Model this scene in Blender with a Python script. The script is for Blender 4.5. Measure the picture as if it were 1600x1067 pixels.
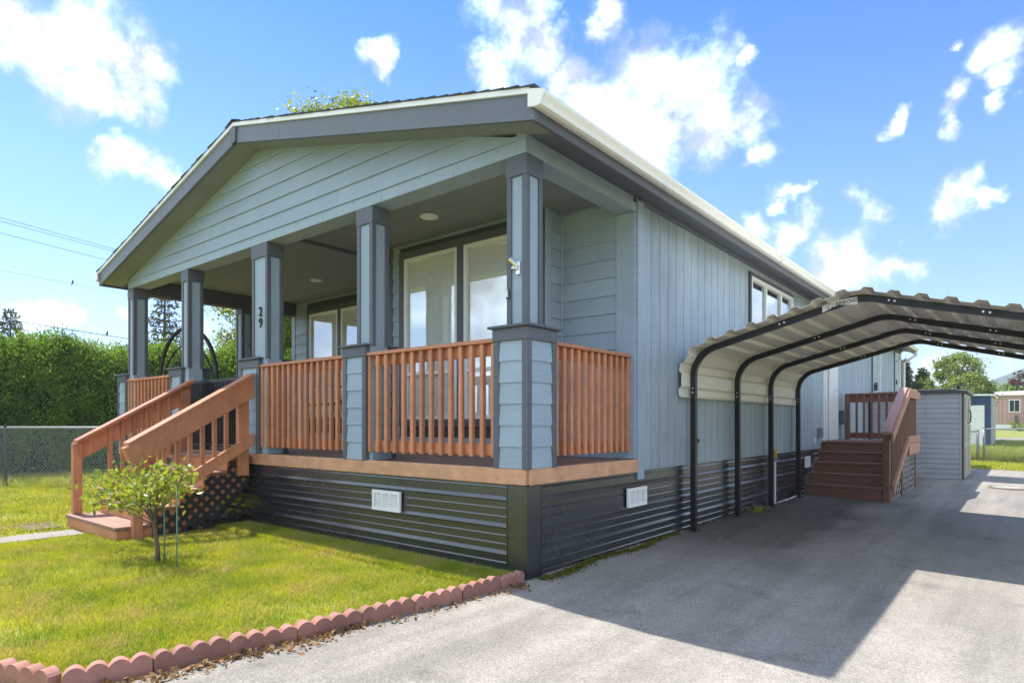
import bpy, bmesh, math, random
import numpy as np
from mathutils import Vector, Matrix

for o in list(bpy.data.objects):
    bpy.data.objects.remove(o)
S = bpy.context.scene
C = S.collection
R = math.radians
rnd = random.Random(7)
rng = np.random.default_rng(11)

# ------------------------------------------------------------------ camera
CAM = Vector((2.851, -3.659, 1.15))
YAW = math.atan(803.5 / 984.0)
FPX, HX, HY = 984.0, 800.0, 661.0
FW = Vector((-math.sin(YAW), math.cos(YAW), 0)); RT = Vector((math.cos(YAW), math.sin(YAW), 0))
def ray(px, py):
    return FW + RT * ((px - HX) / FPX) + Vector((0, 0, (HY - py) / FPX))
cd = bpy.data.cameras.new('camera'); cam = bpy.data.objects.new('camera', cd); C.objects.link(cam)
cam.location = CAM; cam.rotation_euler = (R(90), 0, YAW)
cd.sensor_width = 36; cd.lens = FPX / 1600 * 36
cd.shift_y = (HY - 533.5) / 1600
cd.clip_start = 0.05; cd.clip_end = 5000
S.camera = cam

# ------------------------------------------------------------------ light
SUN_EL, EXPO = 63.0, 1.6
SKY_S = 0.105
w = bpy.data.worlds.new('World'); S.world = w; w.use_nodes = True
sd = bpy.data.lights.new('sun', 'SUN'); sd.energy = 3.2; sd.angle = R(0.5); sd.color = (1.0, 0.94, 0.85)
sun = bpy.data.objects.new('sun', sd); C.objects.link(sun)
LD = Vector((math.cos(R(SUN_EL)), -0.012, -math.sin(R(SUN_EL))))
sun.rotation_euler = LD.to_track_quat('-Z', 'Y').to_euler(); sun.location = (-20, 0, 40)
S.view_settings.view_transform = 'Standard'; S.view_settings.look = 'None'
S.view_settings.exposure = EXPO; S.view_settings.gamma = 1
S.view_settings.use_curve_mapping = False
S.render.engine = 'CYCLES'

def build_world():
    nt = w.node_tree; N = nt.nodes; L = nt.links
    N.clear()
    out = N.new('ShaderNodeOutputWorld'); bg = N.new('ShaderNodeBackground'); L.new(bg.outputs[0], out.inputs[0])
    bg.inputs[1].default_value = SKY_S
    sky = N.new('ShaderNodeTexSky'); sky.sky_type = 'NISHITA'; sky.sun_disc = False
    sky.sun_elevation = R(SUN_EL); sky.sun_rotation = R(-90)
    sky.air_density = 1.0; sky.dust_density = 0.5; sky.ozone_density = 2.0
    tc = N.new('ShaderNodeTexCoord')
    nrm = N.new('ShaderNodeVectorMath'); nrm.operation = 'NORMALIZE'; L.new(tc.outputs['Generated'], nrm.inputs[0])
    d = nrm.outputs[0]
    def math_(op, a, b=None, clamp=False):
        n = N.new('ShaderNodeMath'); n.operation = op; n.use_clamp = clamp
        for i, v in enumerate((a, b)):
            if v is None: continue
            if isinstance(v, (int, float)): n.inputs[i].default_value = v
            else: L.new(v, n.inputs[i])
        return n.outputs[0]
    def noise(scale, detail, rough, vec=d, dist=0.0):
        n = N.new('ShaderNodeTexNoise'); n.inputs['Scale'].default_value = scale; n.inputs['Detail'].default_value = detail
        n.inputs['Roughness'].default_value = rough; n.inputs['Distortion'].default_value = dist
        L.new(vec, n.inputs['Vector']); return n.outputs['Fac']
    # cumulus where they stand in the sky: (px, py, radius in px)
    def ncol(scale, detail, rough):
        n = N.new('ShaderNodeTexNoise'); n.inputs['Scale'].default_value = scale; n.inputs['Detail'].default_value = detail
        n.inputs['Roughness'].default_value = rough; L.new(d, n.inputs['Vector'])
        v = N.new('ShaderNodeVectorMath'); v.operation = 'SUBTRACT'; L.new(n.outputs['Color'], v.inputs[0]); v.inputs[1].default_value = (.5, .5, .5); return v.outputs[0]
    wv = N.new('ShaderNodeVectorMath'); wv.operation = 'MULTIPLY_ADD'; L.new(ncol(7, 10, 0.62), wv.inputs[0]); wv.inputs[1].default_value = (0.17, 0.17, 0.17); L.new(d, wv.inputs[2])
    dw = wv.outputs[0]
    blobs = [(50, 40, 105), (165, 45, 100), (235, 70, 50), (120, 110, 80), (205, 125, 50), (10, 10, 90), (150, 158, 36),
             (215, 235, 50), (250, 258, 40), (185, 222, 30), (600, 105, 30),
             (790, 50, 72), (830, 95, 68), (755, 105, 45), (890, 150, 48), (965, 35, 46), (930, 60, 35), (1010, 120, 85), (1080, 130, 85),
             (1010, 190, 100), (1110, 190, 75), (1160, 190, 55), (1190, 235, 36), (930, 180, 60), (1150, 105, 28),
             (1222, 318, 26), (1350, 325, 42), (1485, 318, 46), (1515, 325, 32), (1430, 352, 18),
             (1340, 405, 66), (1400, 415, 40), (1300, 430, 60), (1230, 375, 42), (1180, 360, 34),
             (1580, 90, 68), (1610, 130, 44), (1500, 165, 44), (1485, 195, 34), (1500, 66, 20), (1600, 190, 32), (1375, 170, 24),
             (50, 470, 46), (100, 485, 42), (10, 475, 40), (185, 500, 24), (160, 525, 20), (590, 520, 40),
             (1480, 570, 60), (1570, 560, 45), (1440, 590, 40), (300, 500, 26)]
    B = None
    for (px, py, r) in blobs:
        c = ray(px, py).normalized(); e = 0.86 * (ray(px + r, py).normalized() - c).length
        dn = N.new('ShaderNodeVectorMath'); dn.operation = 'DISTANCE'; L.new(dw, dn.inputs[0]); dn.inputs[1].default_value = c
        m = N.new('ShaderNodeMapRange'); m.interpolation_type = 'LINEAR'
        m.inputs['From Min'].default_value = e * 1.45; m.inputs['From Max'].default_value = e * 0.15
        L.new(dn.outputs['Value'], m.inputs['Value'])
        B = m.outputs[0] if B is None else math_('MAXIMUM', B, m.outputs[0])
    # the rest of the sky: unseen cumulus, cover widened to lift the shade fill
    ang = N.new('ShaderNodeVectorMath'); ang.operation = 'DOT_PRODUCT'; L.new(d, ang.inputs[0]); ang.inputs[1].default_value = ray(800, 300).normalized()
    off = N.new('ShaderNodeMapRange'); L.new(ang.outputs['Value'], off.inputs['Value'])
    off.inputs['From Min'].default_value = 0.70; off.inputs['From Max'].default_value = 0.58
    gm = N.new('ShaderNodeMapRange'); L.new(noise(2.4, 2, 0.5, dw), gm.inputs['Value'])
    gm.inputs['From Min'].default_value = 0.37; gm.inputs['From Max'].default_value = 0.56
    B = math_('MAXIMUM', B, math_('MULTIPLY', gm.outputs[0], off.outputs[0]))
    n1 = noise(13, 12, 0.68)
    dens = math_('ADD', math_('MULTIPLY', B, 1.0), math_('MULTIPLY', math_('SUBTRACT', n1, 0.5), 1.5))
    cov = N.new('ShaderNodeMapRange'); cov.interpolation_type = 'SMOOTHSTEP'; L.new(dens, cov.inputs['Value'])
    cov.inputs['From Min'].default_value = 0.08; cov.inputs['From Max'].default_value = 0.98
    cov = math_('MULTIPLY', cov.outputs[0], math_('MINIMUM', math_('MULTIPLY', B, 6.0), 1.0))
    # cloud colour: heads over-bright and bluish to fill the shade, faintly lavender hollows
    cr = N.new('ShaderNodeMapRange'); L.new(math_('ADD', noise(11, 8, 0.6), math_('MULTIPLY', cov, 0.10)), cr.inputs['Value'])
    cr.inputs['From Min'].default_value = 0.47; cr.inputs['From Max'].default_value = 0.84
    cc = N.new('ShaderNodeMix'); cc.data_type = 'RGBA'; L.new(cr.outputs[0], cc.inputs['Factor'])
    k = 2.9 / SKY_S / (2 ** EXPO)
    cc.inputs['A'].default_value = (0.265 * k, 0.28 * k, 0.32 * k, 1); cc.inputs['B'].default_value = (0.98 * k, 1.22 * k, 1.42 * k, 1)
    tint = N.new('ShaderNodeMix'); tint.data_type = 'RGBA'; tint.blend_type = 'MULTIPLY'; tint.inputs['Factor'].default_value = 1
    L.new(sky.outputs[0], tint.inputs['A'])
    sz = N.new('ShaderNodeSeparateXYZ'); L.new(d, sz.inputs[0])
    tg = N.new('ShaderNodeValToRGB'); L.new(sz.outputs[2], tg.inputs[0]); el = tg.color_ramp.elements
    el[0].position = 0.0; el[0].color = (0.56, 0.60, 0.76, 1); el[1].position = 0.60; el[1].color = (0.105, 0.38, 0.80, 1)
    e_ = el.new(0.33); e_.color = (0.40, 0.58, 0.88, 1); L.new(tg.outputs[0], tint.inputs['B'])
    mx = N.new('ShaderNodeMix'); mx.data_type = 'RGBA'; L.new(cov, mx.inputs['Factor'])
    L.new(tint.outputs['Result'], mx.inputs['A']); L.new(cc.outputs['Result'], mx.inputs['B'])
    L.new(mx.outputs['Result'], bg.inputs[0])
build_world()

# ------------------------------------------------------------------ materials
def mat(name, col, rough=0.6, var=0.18, scale=3.0, bump=0.0, bscale=(60, 60, 60), metallic=0.0, spec=0.5,
        obj_var=0.08, dirt=None, coat=0.0, grain=None, ior=None):
    m = bpy.data.materials.new(name); m.use_nodes = True
    nt = m.node_tree; N = nt.nodes; L = nt.links
    b = N['Principled BSDF']
    b.inputs['Roughness'].default_value = rough; b.inputs['Metallic'].default_value = metallic
    b.inputs['Specular IOR Level'].default_value = spec; b.inputs['Coat Weight'].default_value = coat
    geo = N.new('ShaderNodeNewGeometry')
    n = N.new('ShaderNodeTexNoise'); n.inputs['Scale'].default_value = scale; n.inputs['Detail'].default_value = 6
    n.inputs['Roughness'].default_value = 0.65; L.new(geo.outputs['Position'], n.inputs['Vector'])
    mr = N.new('ShaderNodeMapRange'); L.new(n.outputs['Fac'], mr.inputs['Value'])
    mr.inputs['From Min'].default_value = 0.3; mr.inputs['From Max'].default_value = 0.7
    mr.inputs['To Min'].default_value = 1 - var; mr.inputs['To Max'].default_value = 1 + var
    oi = N.new('ShaderNodeObjectInfo')
    om = N.new('ShaderNodeMapRange'); L.new(oi.outputs['Random'], om.inputs['Value'])
    om.inputs['To Min'].default_value = 1 - obj_var; om.inputs['To Max'].default_value = 1 + obj_var
    mu = N.new('ShaderNodeMath'); mu.operation = 'MULTIPLY'; L.new(mr.outputs[0], mu.inputs[0]); L.new(om.outputs[0], mu.inputs[1])
    vm = N.new('ShaderNodeVectorMath'); vm.operation = 'SCALE'; vm.inputs[0].default_value = col[:3]; L.new(mu.outputs[0], vm.inputs['Scale'])
    cout = vm.outputs[0]
    if ior: b.inputs['IOR'].default_value = ior
    if grain:                                  # (mapping scale, amount): streaks and grain along one direction
        gs, ga_ = grain
        mg = N.new('ShaderNodeMapping'); mg.inputs['Scale'].default_value = gs; L.new(geo.outputs['Position'], mg.inputs['Vector'])
        ng = N.new('ShaderNodeTexNoise'); ng.inputs['Scale'].default_value = 1; ng.inputs['Detail'].default_value = 5; ng.inputs['Roughness'].default_value = .6; L.new(mg.outputs[0], ng.inputs['Vector'])
        rg = N.new('ShaderNodeMapRange'); L.new(ng.outputs['Fac'], rg.inputs['Value']); rg.inputs['From Min'].default_value = .32; rg.inputs['From Max'].default_value = .68
        rg.inputs['To Min'].default_value = 1 - ga_; rg.inputs['To Max'].default_value = 1 + ga_
        vg = N.new('ShaderNodeVectorMath'); vg.operation = 'SCALE'; L.new(cout, vg.inputs[0]); L.new(rg.outputs[0], vg.inputs['Scale']); cout = vg.outputs[0]
    if dirt:                                   # (colour, noise scale, threshold, amount): stains and wear of their own shape
        dc, ds, th, am = dirt
        n3 = N.new('ShaderNodeTexNoise'); n3.inputs['Scale'].default_value = ds; n3.inputs['Detail'].default_value = 8; n3.inputs['Roughness'].default_value = 0.7
        L.new(geo.outputs['Position'], n3.inputs['Vector'])
        m3 = N.new('ShaderNodeMapRange'); L.new(n3.outputs['Fac'], m3.inputs['Value'])
        m3.inputs['From Min'].default_value = th; m3.inputs['From Max'].default_value = th + 0.18; m3.inputs['To Max'].default_value = am
        x = N.new('ShaderNodeMix'); x.data_type = 'RGBA'; L.new(m3.outputs[0], x.inputs['Factor'])
        L.new(cout, x.inputs['A']); x.inputs['B'].default_value = (*dc, 1); cout = x.outputs['Result']
    L.new(cout, b.inputs['Base Color'])
    r2 = N.new('ShaderNodeMapRange'); L.new(n.outputs['Fac'], r2.inputs['Value'])
    r2.inputs['To Min'].default_value = max(rough - 0.12, 0.03); r2.inputs['To Max'].default_value = min(rough + 0.12, 1)
    L.new(r2.outputs[0], b.inputs['Roughness'])
    if bump:
        mp = N.new('ShaderNodeMapping'); mp.inputs['Scale'].default_value = bscale; L.new(geo.outputs['Position'], mp.inputs['Vector'])
        nb = N.new('ShaderNodeTexNoise'); nb.inputs['Scale'].default_value = 1; nb.inputs['Detail'].default_value = 4
        L.new(mp.outputs[0], nb.inputs['Vector'])
        bp = N.new('ShaderNodeBump'); bp.inputs['Strength'].default_value = bump; bp.inputs['Distance'].default_value = 0.004
        L.new(nb.outputs['Fac'], bp.inputs['Height']); L.new(bp.outputs[0], b.inputs['Normal'])
    return m

def leaf_mat(name, c1, c2, trans=0.35, rough=0.5, patch=1.2, thatch=None):
    m = bpy.data.materials.new(name); m.use_nodes = True
    nt = m.node_tree; N = nt.nodes; L = nt.links; N.clear()
    out = N.new('ShaderNodeOutputMaterial')
    geo = N.new('ShaderNodeNewGeometry')
    n = N.new('ShaderNodeTexNoise'); n.inputs['Scale'].default_value = patch; n.inputs['Detail'].default_value = 3; L.new(geo.outputs['Position'], n.inputs['Vector'])
    a = N.new('ShaderNodeMath'); a.operation = 'MULTIPLY_ADD'; L.new(geo.outputs['Random Per Island'], a.inputs[0]); a.inputs[1].default_value = 0.55
    b = N.new('ShaderNodeMath'); b.operation = 'MULTIPLY_ADD'; L.new(n.outputs['Fac'], b.inputs[0]); b.inputs[1].default_value = 1.6; b.inputs[2].default_value = -0.6
    L.new(b.outputs[0], a.inputs[2]); a.use_clamp = True
    mx = N.new('ShaderNodeMix'); mx.data_type = 'RGBA'; L.new(a.outputs[0], mx.inputs['Factor'])
    mx.inputs['A'].default_value = (*c1, 1); mx.inputs['B'].default_value = (*c2, 1)
    p = N.new('ShaderNodeBsdfPrincipled'); p.inputs['Roughness'].default_value = rough; p.inputs['Specular IOR Level'].default_value = 0.3
    L.new(mx.outputs['Result'], p.inputs['Base Color'])
    t = N.new('ShaderNodeBsdfTranslucent')
    hs = N.new('ShaderNodeMix'); hs.data_type = 'RGBA'; hs.blend_type = 'MULTIPLY'; hs.inputs['Factor'].default_value = 1
    L.new(mx.outputs['Result'], hs.inputs['A']); hs.inputs['B'].default_value = (1.5, 1.45, 0.6, 1)
    L.new(hs.outputs['Result'], t.inputs['Color'])
    if thatch:
        n4 = N.new('ShaderNodeTexNoise'); n4.inputs['Scale'].default_value = 2.6; n4.inputs['Detail'].default_value = 7; n4.inputs['Roughness'].default_value = .7; L.new(geo.outputs['Position'], n4.inputs['Vector'])
        m4 = N.new('ShaderNodeMath'); m4.operation = 'MULTIPLY_ADD'; L.new(geo.outputs['Random Per Island'], m4.inputs[0]); m4.inputs[1].default_value = .22; L.new(n4.outputs['Fac'], m4.inputs[2])
        m5 = N.new('ShaderNodeMapRange'); L.new(m4.outputs[0], m5.inputs['Value']); m5.inputs['From Min'].default_value = .61; m5.inputs['From Max'].default_value = .75; m5.inputs['To Max'].default_value = .85
        x4 = N.new('ShaderNodeMix'); x4.data_type = 'RGBA'; L.new(m5.outputs[0], x4.inputs['Factor']); L.new(mx.outputs['Result'], x4.inputs['A']); x4.inputs['B'].default_value = (*thatch, 1)
        L.new(x4.outputs['Result'], p.inputs['Base Color']); L.new(x4.outputs['Result'], hs.inputs['A'])
    ms = N.new('ShaderNodeMixShader'); ms.inputs[0].default_value = trans
    L.new(p.outputs[0], ms.inputs[1]); L.new(t.outputs[0], ms.inputs[2]); L.new(ms.outputs[0], out.inputs[0])
    return m

def glass_mat(name, refl):
    m = bpy.data.materials.new(name); m.use_nodes = True
    nt = m.node_tree; N = nt.nodes; L = nt.links; N.clear()
    out = N.new('ShaderNodeOutputMaterial'); t = N.new('ShaderNodeBsdfTransparent'); t.inputs[0].default_value = (1, 1, 1, 1)
    g = N.new('ShaderNodeBsdfGlossy'); g.inputs['Roughness'].default_value = 0.004; g.inputs[0].default_value = (0.95, 0.97, 1, 1)
    f = N.new('ShaderNodeLayerWeight'); f.inputs[0].default_value = 0.35
    a = N.new('ShaderNodeMath'); a.operation = 'ADD'; a.use_clamp = True; L.new(f.outputs[1], a.inputs[0]); a.inputs[1].default_value = 0.42; a.operation = 'MULTIPLY_ADD'; a.inputs[2].default_value = refl
    ms = N.new('ShaderNodeMixShader'); L.new(a.outputs[0], ms.inputs[0]); L.new(t.outputs[0], ms.inputs[1]); L.new(g.outputs[0], ms.inputs[2])
    geo = N.new('ShaderNodeNewGeometry'); n = N.new('ShaderNodeTexNoise'); n.inputs['Scale'].default_value = 1.1; L.new(geo.outputs['Position'], n.inputs['Vector'])
    bp = N.new('ShaderNodeBump'); bp.inputs['Strength'].default_value = 0.03; bp.inputs['Distance'].default_value = 0.05; L.new(n.outputs['Fac'], bp.inputs['Height'])
    L.new(bp.outputs[0], g.inputs['Normal'])
    L.new(ms.outputs[0], out.inputs[0])
    return m

def asphalt_mat():
    m = bpy.data.materials.new('asphalt'); m.use_nodes = True
    nt = m.node_tree; N = nt.nodes; L = nt.links; b = N['Principled BSDF']; b.inputs['Roughness'].default_value = 0.85
    b.inputs['Specular IOR Level'].default_value = 0.25
    geo = N.new('ShaderNodeNewGeometry'); P = geo.outputs['Position']
    def noise(s, d=5, r=0.6, v=P):
        n = N.new('ShaderNodeTexNoise'); n.inputs['Scale'].default_value = s; n.inputs['Detail'].default_value = d; n.inputs['Roughness'].default_value = r
        L.new(v, n.inputs['Vector']); return n.outputs['Fac']
    def rng_(v, a, b2, c, d2):
        n = N.new('ShaderNodeMapRange'); L.new(v, n.inputs['Value'])
        for k, q in zip(('From Min', 'From Max', 'To Min', 'To Max'), (a, b2, c, d2)): n.inputs[k].default_value = q
        return n.outputs[0]
    def mul(a, b2, op='MULTIPLY'):
        n = N.new('ShaderNodeMath'); n.operation = op
        for i, v in enumerate((a, b2)):
            if isinstance(v, (int, float)): n.inputs[i].default_value = v
            else: L.new(v, n.inputs[i])
        return n.outputs[0]
    vo = N.new('ShaderNodeTexVoronoi'); vo.inputs['Scale'].default_value = 150; L.new(P, vo.inputs['Vector'])
    sep = N.new('ShaderNodeSeparateColor'); L.new(vo.outputs['Color'], sep.inputs[0])
    agg = rng_(sep.outputs[0], 0, 1, 0.72, 1.26)                # each chip of stone its own tone
    gap = rng_(vo.outputs['Distance'], 0.0, 0.55, 1.08, 0.78)
    big = rng_(noise(0.7), 0.3, 0.7, 0.88, 1.12)
    mid = rng_(noise(6), 0.3, 0.7, 0.92, 1.08)
    v = mul(mul(agg, gap), mul(big, mid))
    # older, darker, patched strip along the house and some stains
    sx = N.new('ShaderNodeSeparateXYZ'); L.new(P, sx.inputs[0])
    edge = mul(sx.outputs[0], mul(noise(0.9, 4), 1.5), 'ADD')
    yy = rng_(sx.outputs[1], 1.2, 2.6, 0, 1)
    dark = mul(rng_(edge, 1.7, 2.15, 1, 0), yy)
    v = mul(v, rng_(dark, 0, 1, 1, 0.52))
    st = mul(rng_(noise(1.6, 6, 0.7), 0.58, 0.74, 1, 0.62), rng_(noise(5.5, 5, 0.7), 0.62, 0.75, 1, 0.78))
    v = mul(v, st)
    mt = N.new('ShaderNodeMapping'); mt.inputs['Scale'].default_value = (2.6, 0.22, 1); mt.inputs['Rotation'].default_value = (0, 0, 0.06); L.new(P, mt.inputs['Vector'])
    v = mul(v, rng_(noise(1.0, 6, 0.6, mt.outputs[0]), 0.42, 0.66, 1.08, 0.78))
    # hair cracks and pale scuffs
    vc = N.new('ShaderNodeTexVoronoi'); vc.feature = 'DISTANCE_TO_EDGE'; vc.inputs['Scale'].default_value = 0.42
    nd = N.new('ShaderNodeTexNoise'); nd.inputs['Scale'].default_value = 2.0; nd.inputs['Detail'].default_value = 6; L.new(P, nd.inputs['Vector'])
    ad = N.new('ShaderNodeVectorMath'); ad.operation = 'MULTIPLY_ADD'; L.new(nd.outputs['Color'], ad.inputs[0]); ad.inputs[1].default_value = (1.1, 1.1, 0); L.new(P, ad.inputs[2])
    L.new(ad.outputs[0], vc.inputs['Vector'])
    ck = mul(rng_(vc.outputs['Distance'], 0.0, 0.007, 1, 0), rng_(noise(0.55, 2), 0.52, 0.62, 0, 1))
    v = mul(v, rng_(ck, 0, 1, 1, 0.8))
    col = N.new('ShaderNodeVectorMath'); col.operation = 'SCALE'; col.inputs[0].default_value = (0.290, 0.268, 0.240); L.new(v, col.inputs['Scale'])
    pale = mul(rng_(noise(1.15, 8, 0.75), 0.66, 0.78, 0, 0.5), dark)
    vp = N.new('ShaderNodeTexVoronoi'); vp.feature = 'DISTANCE_TO_EDGE'; vp.inputs['Scale'].default_value = 0.8; L.new(ad.outputs[0], vp.inputs['Vector'])
    pk = mul(mul(rng_(vp.outputs['Distance'], 0.004, 0.022, 0.75, 0), rng_(noise(1.7, 5), 0.5, 0.58, 0, 1)), dark)
    pale = mul(pale, pk, 'MAXIMUM')
    x = N.new('ShaderNodeMix'); x.data_type = 'RGBA'; L.new(pale, x.inputs['Factor']); L.new(col.outputs[0], x.inputs['A']); x.inputs['B'].default_value = (0.24, 0.22, 0.16, 1)
    L.new(x.outputs['Result'], b.inputs['Base Color'])
    bp = N.new('ShaderNodeBump'); bp.inputs['Strength'].default_value = 0.55; bp.inputs['Distance'].default_value = 0.004
    L.new(mul(gap, agg), bp.inputs['Height']); L.new(bp.outputs[0], b.inputs['Normal'])
    return m

M = {}
M['siding'] = mat('siding_paint', (0.298, 0.372, 0.445), 0.5, 0.08, 2.2, 0.6, (9, 9, 150), obj_var=0.07, grain=((5, 5, 130), 0.07), dirt=((0.20, 0.24, 0.26), 2.3, 0.60, 0.35))
M['siding_v'] = mat('siding_paint_vertical', (0.318, 0.383, 0.440), 0.5, 0.12, 1.1, 0.7, (110, 110, 6), obj_var=0.10, grain=((85, 85, 2.0), 0.20), dirt=((0.18, 0.225, 0.265), 1.4, 0.55, 0.5))
M['trim'] = mat('trim_paint', (0.095, 0.103, 0.125), 0.5, 0.10, 3, 0.30, (40, 40, 90), obj_var=0.06)
M['trimh'] = mat('rake_paint', (0.130, 0.148, 0.178), 0.5, 0.10, 3, 0.30, (8, 40, 120), obj_var=0.05)
M['ceil'] = mat('ceiling_paint', (0.215, 0.245, 0.235), 0.6, 0.08, 2.0, 0.2, (10, 90, 20), obj_var=0.03)
M['white'] = mat('white_paint', (0.80, 0.80, 0.79), 0.35, 0.04, 2.0, obj_var=0.02)
M['cream'] = mat('gutter_enamel', (0.86, 0.84, 0.80), 0.3, 0.05, 1.5, obj_var=0.02, dirt=((0.42, 0.38, 0.31), 3, 0.62, 0.35))
M['wood'] = mat('redwood_stain', (0.500, 0.202, 0.102), 0.45, 0.16, 5, 0.35, (60, 60, 30), obj_var=0.16, grain=((45, 45, 6), 0.12), dirt=((0.12, 0.06, 0.04), 7, 0.66, 0.4))
M['woodtop'] = mat('worn_redwood_treads', (0.285, 0.152, 0.112), 0.6, 0.2, 4, 0.3, (12, 90, 60), obj_var=0.1, dirt=((0.30, 0.22, 0.18), 5, 0.55, 0.5))
M['fascia'] = mat('deck_fascia_stain', (0.60, 0.315, 0.180), 0.45, 0.18, 6, 0.4, (8, 8, 150), obj_var=0.06, grain=((6, 6, 90), 0.14), dirt=((0.24, 0.10, 0.06), 4, 0.6, 0.5))
M['stairbrown'] = mat('stair_brown_paint', (0.195, 0.088, 0.060), 0.5, 0.12, 4, 0.2, (8, 60, 90), obj_var=0.06, dirt=((0.2, 0.12, 0.09), 6, 0.62, 0.35))
M['railpink'] = mat('faded_rail_paint', (0.420, 0.240, 0.200), 0.6, 0.12, 5, 0.2, (40, 8, 60), obj_var=0.05)
M['railbrown'] = mat('side_rail_stain', (0.400, 0.190, 0.115), 0.55, 0.14, 5, 0.3, (40, 8, 60), obj_var=0.08, grain=((30, 5, 30), 0.12))
M['skirt'] = mat('black_ribbed_steel', (0.016, 0.020, 0.025), 0.27, 0.12, 1.5, ior=1.95, obj_var=0.08, dirt=((0.09, 0.085, 0.07), 2.2, 0.63, 0.22))
M['blackmetal'] = mat('black_powder_coat', (0.012, 0.013, 0.016), 0.33, 0.2, 3, obj_var=0.04)
M['lattice'] = mat('black_lattice', (0.022, 0.022, 0.026), 0.5, 0.2, 6)
M['latticegray'] = mat('weathered_lattice', (0.33, 0.31, 0.28), 0.7, 0.2, 6)
M['sheet'] = mat('eggshell_steel_sheet', (0.76, 0.72, 0.62), 0.35, 0.06, 2, obj_var=0.02, dirt=((0.38, 0.34, 0.27), 4, 0.6, 0.4))
M['bolt'] = mat('zinc', (0.75, 0.75, 0.75), 0.25, 0.05, 5, metallic=0.8)
M['galv'] = mat('galvanized_steel', (0.25, 0.265, 0.28), 0.5, 0.12, 12, metallic=0.3)
M['shedgray'] = mat('shed_gray_resin', (0.33, 0.335, 0.355), 0.5, 0.08, 3, obj_var=0.03)
M['shedtan'] = mat('shed_tan_resin', (0.34, 0.32, 0.25), 0.5, 0.08, 3)
M['sheddark'] = mat('shed_dark_trim', (0.055, 0.055, 0.05), 0.5, 0.1, 3)
M['shingle'] = mat('asphalt_shingle', (0.055, 0.055, 0.06), 0.9, 0.3, 20, 0.5, (200, 200, 200), obj_var=0.15)
M['edging'] = mat('red_concrete', (0.290, 0.135, 0.105), 0.85, 0.22, 8, 0.5, (220, 220, 220), obj_var=0.22, dirt=((0.11, 0.075, 0.055), 7, 0.54, 0.6))
M['concrete'] = mat('concrete', (0.23, 0.215, 0.19), 0.85, 0.14, 5, 0.4, (150, 150, 150), dirt=((0.25, 0.23, 0.19), 3, 0.58, 0.5))
M['bark'] = mat('bark', (0.14, 0.105, 0.075), 0.85, 0.3, 14, 0.7, (60, 60, 18))
M['stake'] = mat('green_plastic_stake', (0.10, 0.23, 0.17), 0.45, 0.15, 8)
M['wire'] = mat('silver_wire', (0.42, 0.44, 0.46), 0.45, 0.1, 10, metallic=0.2)
M['pvc'] = mat('pvc_pipe', (0.70, 0.69, 0.65), 0.4, 0.06, 6)
M['yellow'] = mat('yellow_handle', (0.62, 0.44, 0.02), 0.45, 0.1, 6)
M['bluesteel'] = mat('blue_steel_siding', (0.022, 0.055, 0.140), 0.4, 0.1, 2)
M['pink'] = mat('pink_siding', (0.47, 0.30, 0.265), 0.6, 0.08, 1.5, 0.3, (30, 30, 2))
M['dark'] = mat('dark_interior', (0.02, 0.022, 0.025), 0.6, 0.1, 3)
M['wallback'] = mat('wall_backing', (0.05, 0.06, 0.065), 0.8, 0.1, 3)
M['blind'] = mat('window_shade', (0.90, 0.91, 0.86), 0.8, 0.03, 2)
M['cushion'] = mat('cushion_fabric', (0.52, 0.50, 0.47), 0.9, 0.12, 30, 0.3, (300, 300, 300))
M['chrome'] = mat('chrome', (0.8, 0.8, 0.8), 0.12, 0.05, 5, metallic=1.0)
M['lid'] = mat('manhole_lid', (0.30, 0.29, 0.26), 0.8, 0.1, 6)
M['soil'] = mat('bare_soil', (0.13, 0.095, 0.06), 0.95, 0.35, 9, 0.8, (90, 90, 90))
M['hill'] = mat('forested_hill', (0.030, 0.055, 0.028), 0.9, 0.5, 0.09, obj_var=0)
M['lawnbase'] = mat('lawn_ground', (0.200, 0.215, 0.035), 0.95, 0.35, 3.2, 0.5, (120, 120, 120), dirt=((0.22, 0.17, 0.07), 2.2, 0.60, 0.6), obj_var=0)
M['asphalt'] = asphalt_mat()
M['glass'] = glass_mat('window_glass', 0.12)
M['glass2'] = glass_mat('far_window_glass', 0.40)
M['grass'] = leaf_mat('grass_blades', (0.160, 0.245, 0.022), (0.520, 0.490, 0.055), 0.38, 0.55, 2.4, (0.46, 0.37, 0.17))
M['tallgrass'] = leaf_mat('tall_grass', (0.15, 0.21, 0.05), (0.40, 0.42, 0.13), 0.35, 0.6, 2.0)
M['thuja'] = leaf_mat('arborvitae_foliage', (0.060, 0.130, 0.038), (0.270, 0.400, 0.075), 0.42, 0.55, 1.6)
M['sapleaf'] = leaf_mat('sapling_leaves', (0.105, 0.165, 0.025), (0.38, 0.40, 0.075), 0.42, 0.4, 6)
M['maple'] = leaf_mat('maple_leaves', (0.075, 0.130, 0.014), (0.330, 0.360, 0.035), 0.45, 0.45, 1.0)
M['fir'] = leaf_mat('fir_needles', (0.030, 0.050, 0.022), (0.095, 0.120, 0.050), 0.15, 0.6, 0.8)
M['paletree'] = leaf_mat('pale_green_leaves', (0.110, 0.165, 0.055), (0.30, 0.36, 0.12), 0.4, 0.5, 0.6)
M['redtree'] = leaf_mat('plum_leaves', (0.050, 0.022, 0.026), (0.13, 0.050, 0.052), 0.3, 0.5, 0.6)
M['moss'] = leaf_mat('moss', (0.050, 0.060, 0.006), (0.150, 0.150, 0.014), 0.1, 0.9, 9)
M['litter'] = leaf_mat('dry_leaves', (0.10, 0.052, 0.022), (0.36, 0.21, 0.10), 0.15, 0.8, 6)
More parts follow.
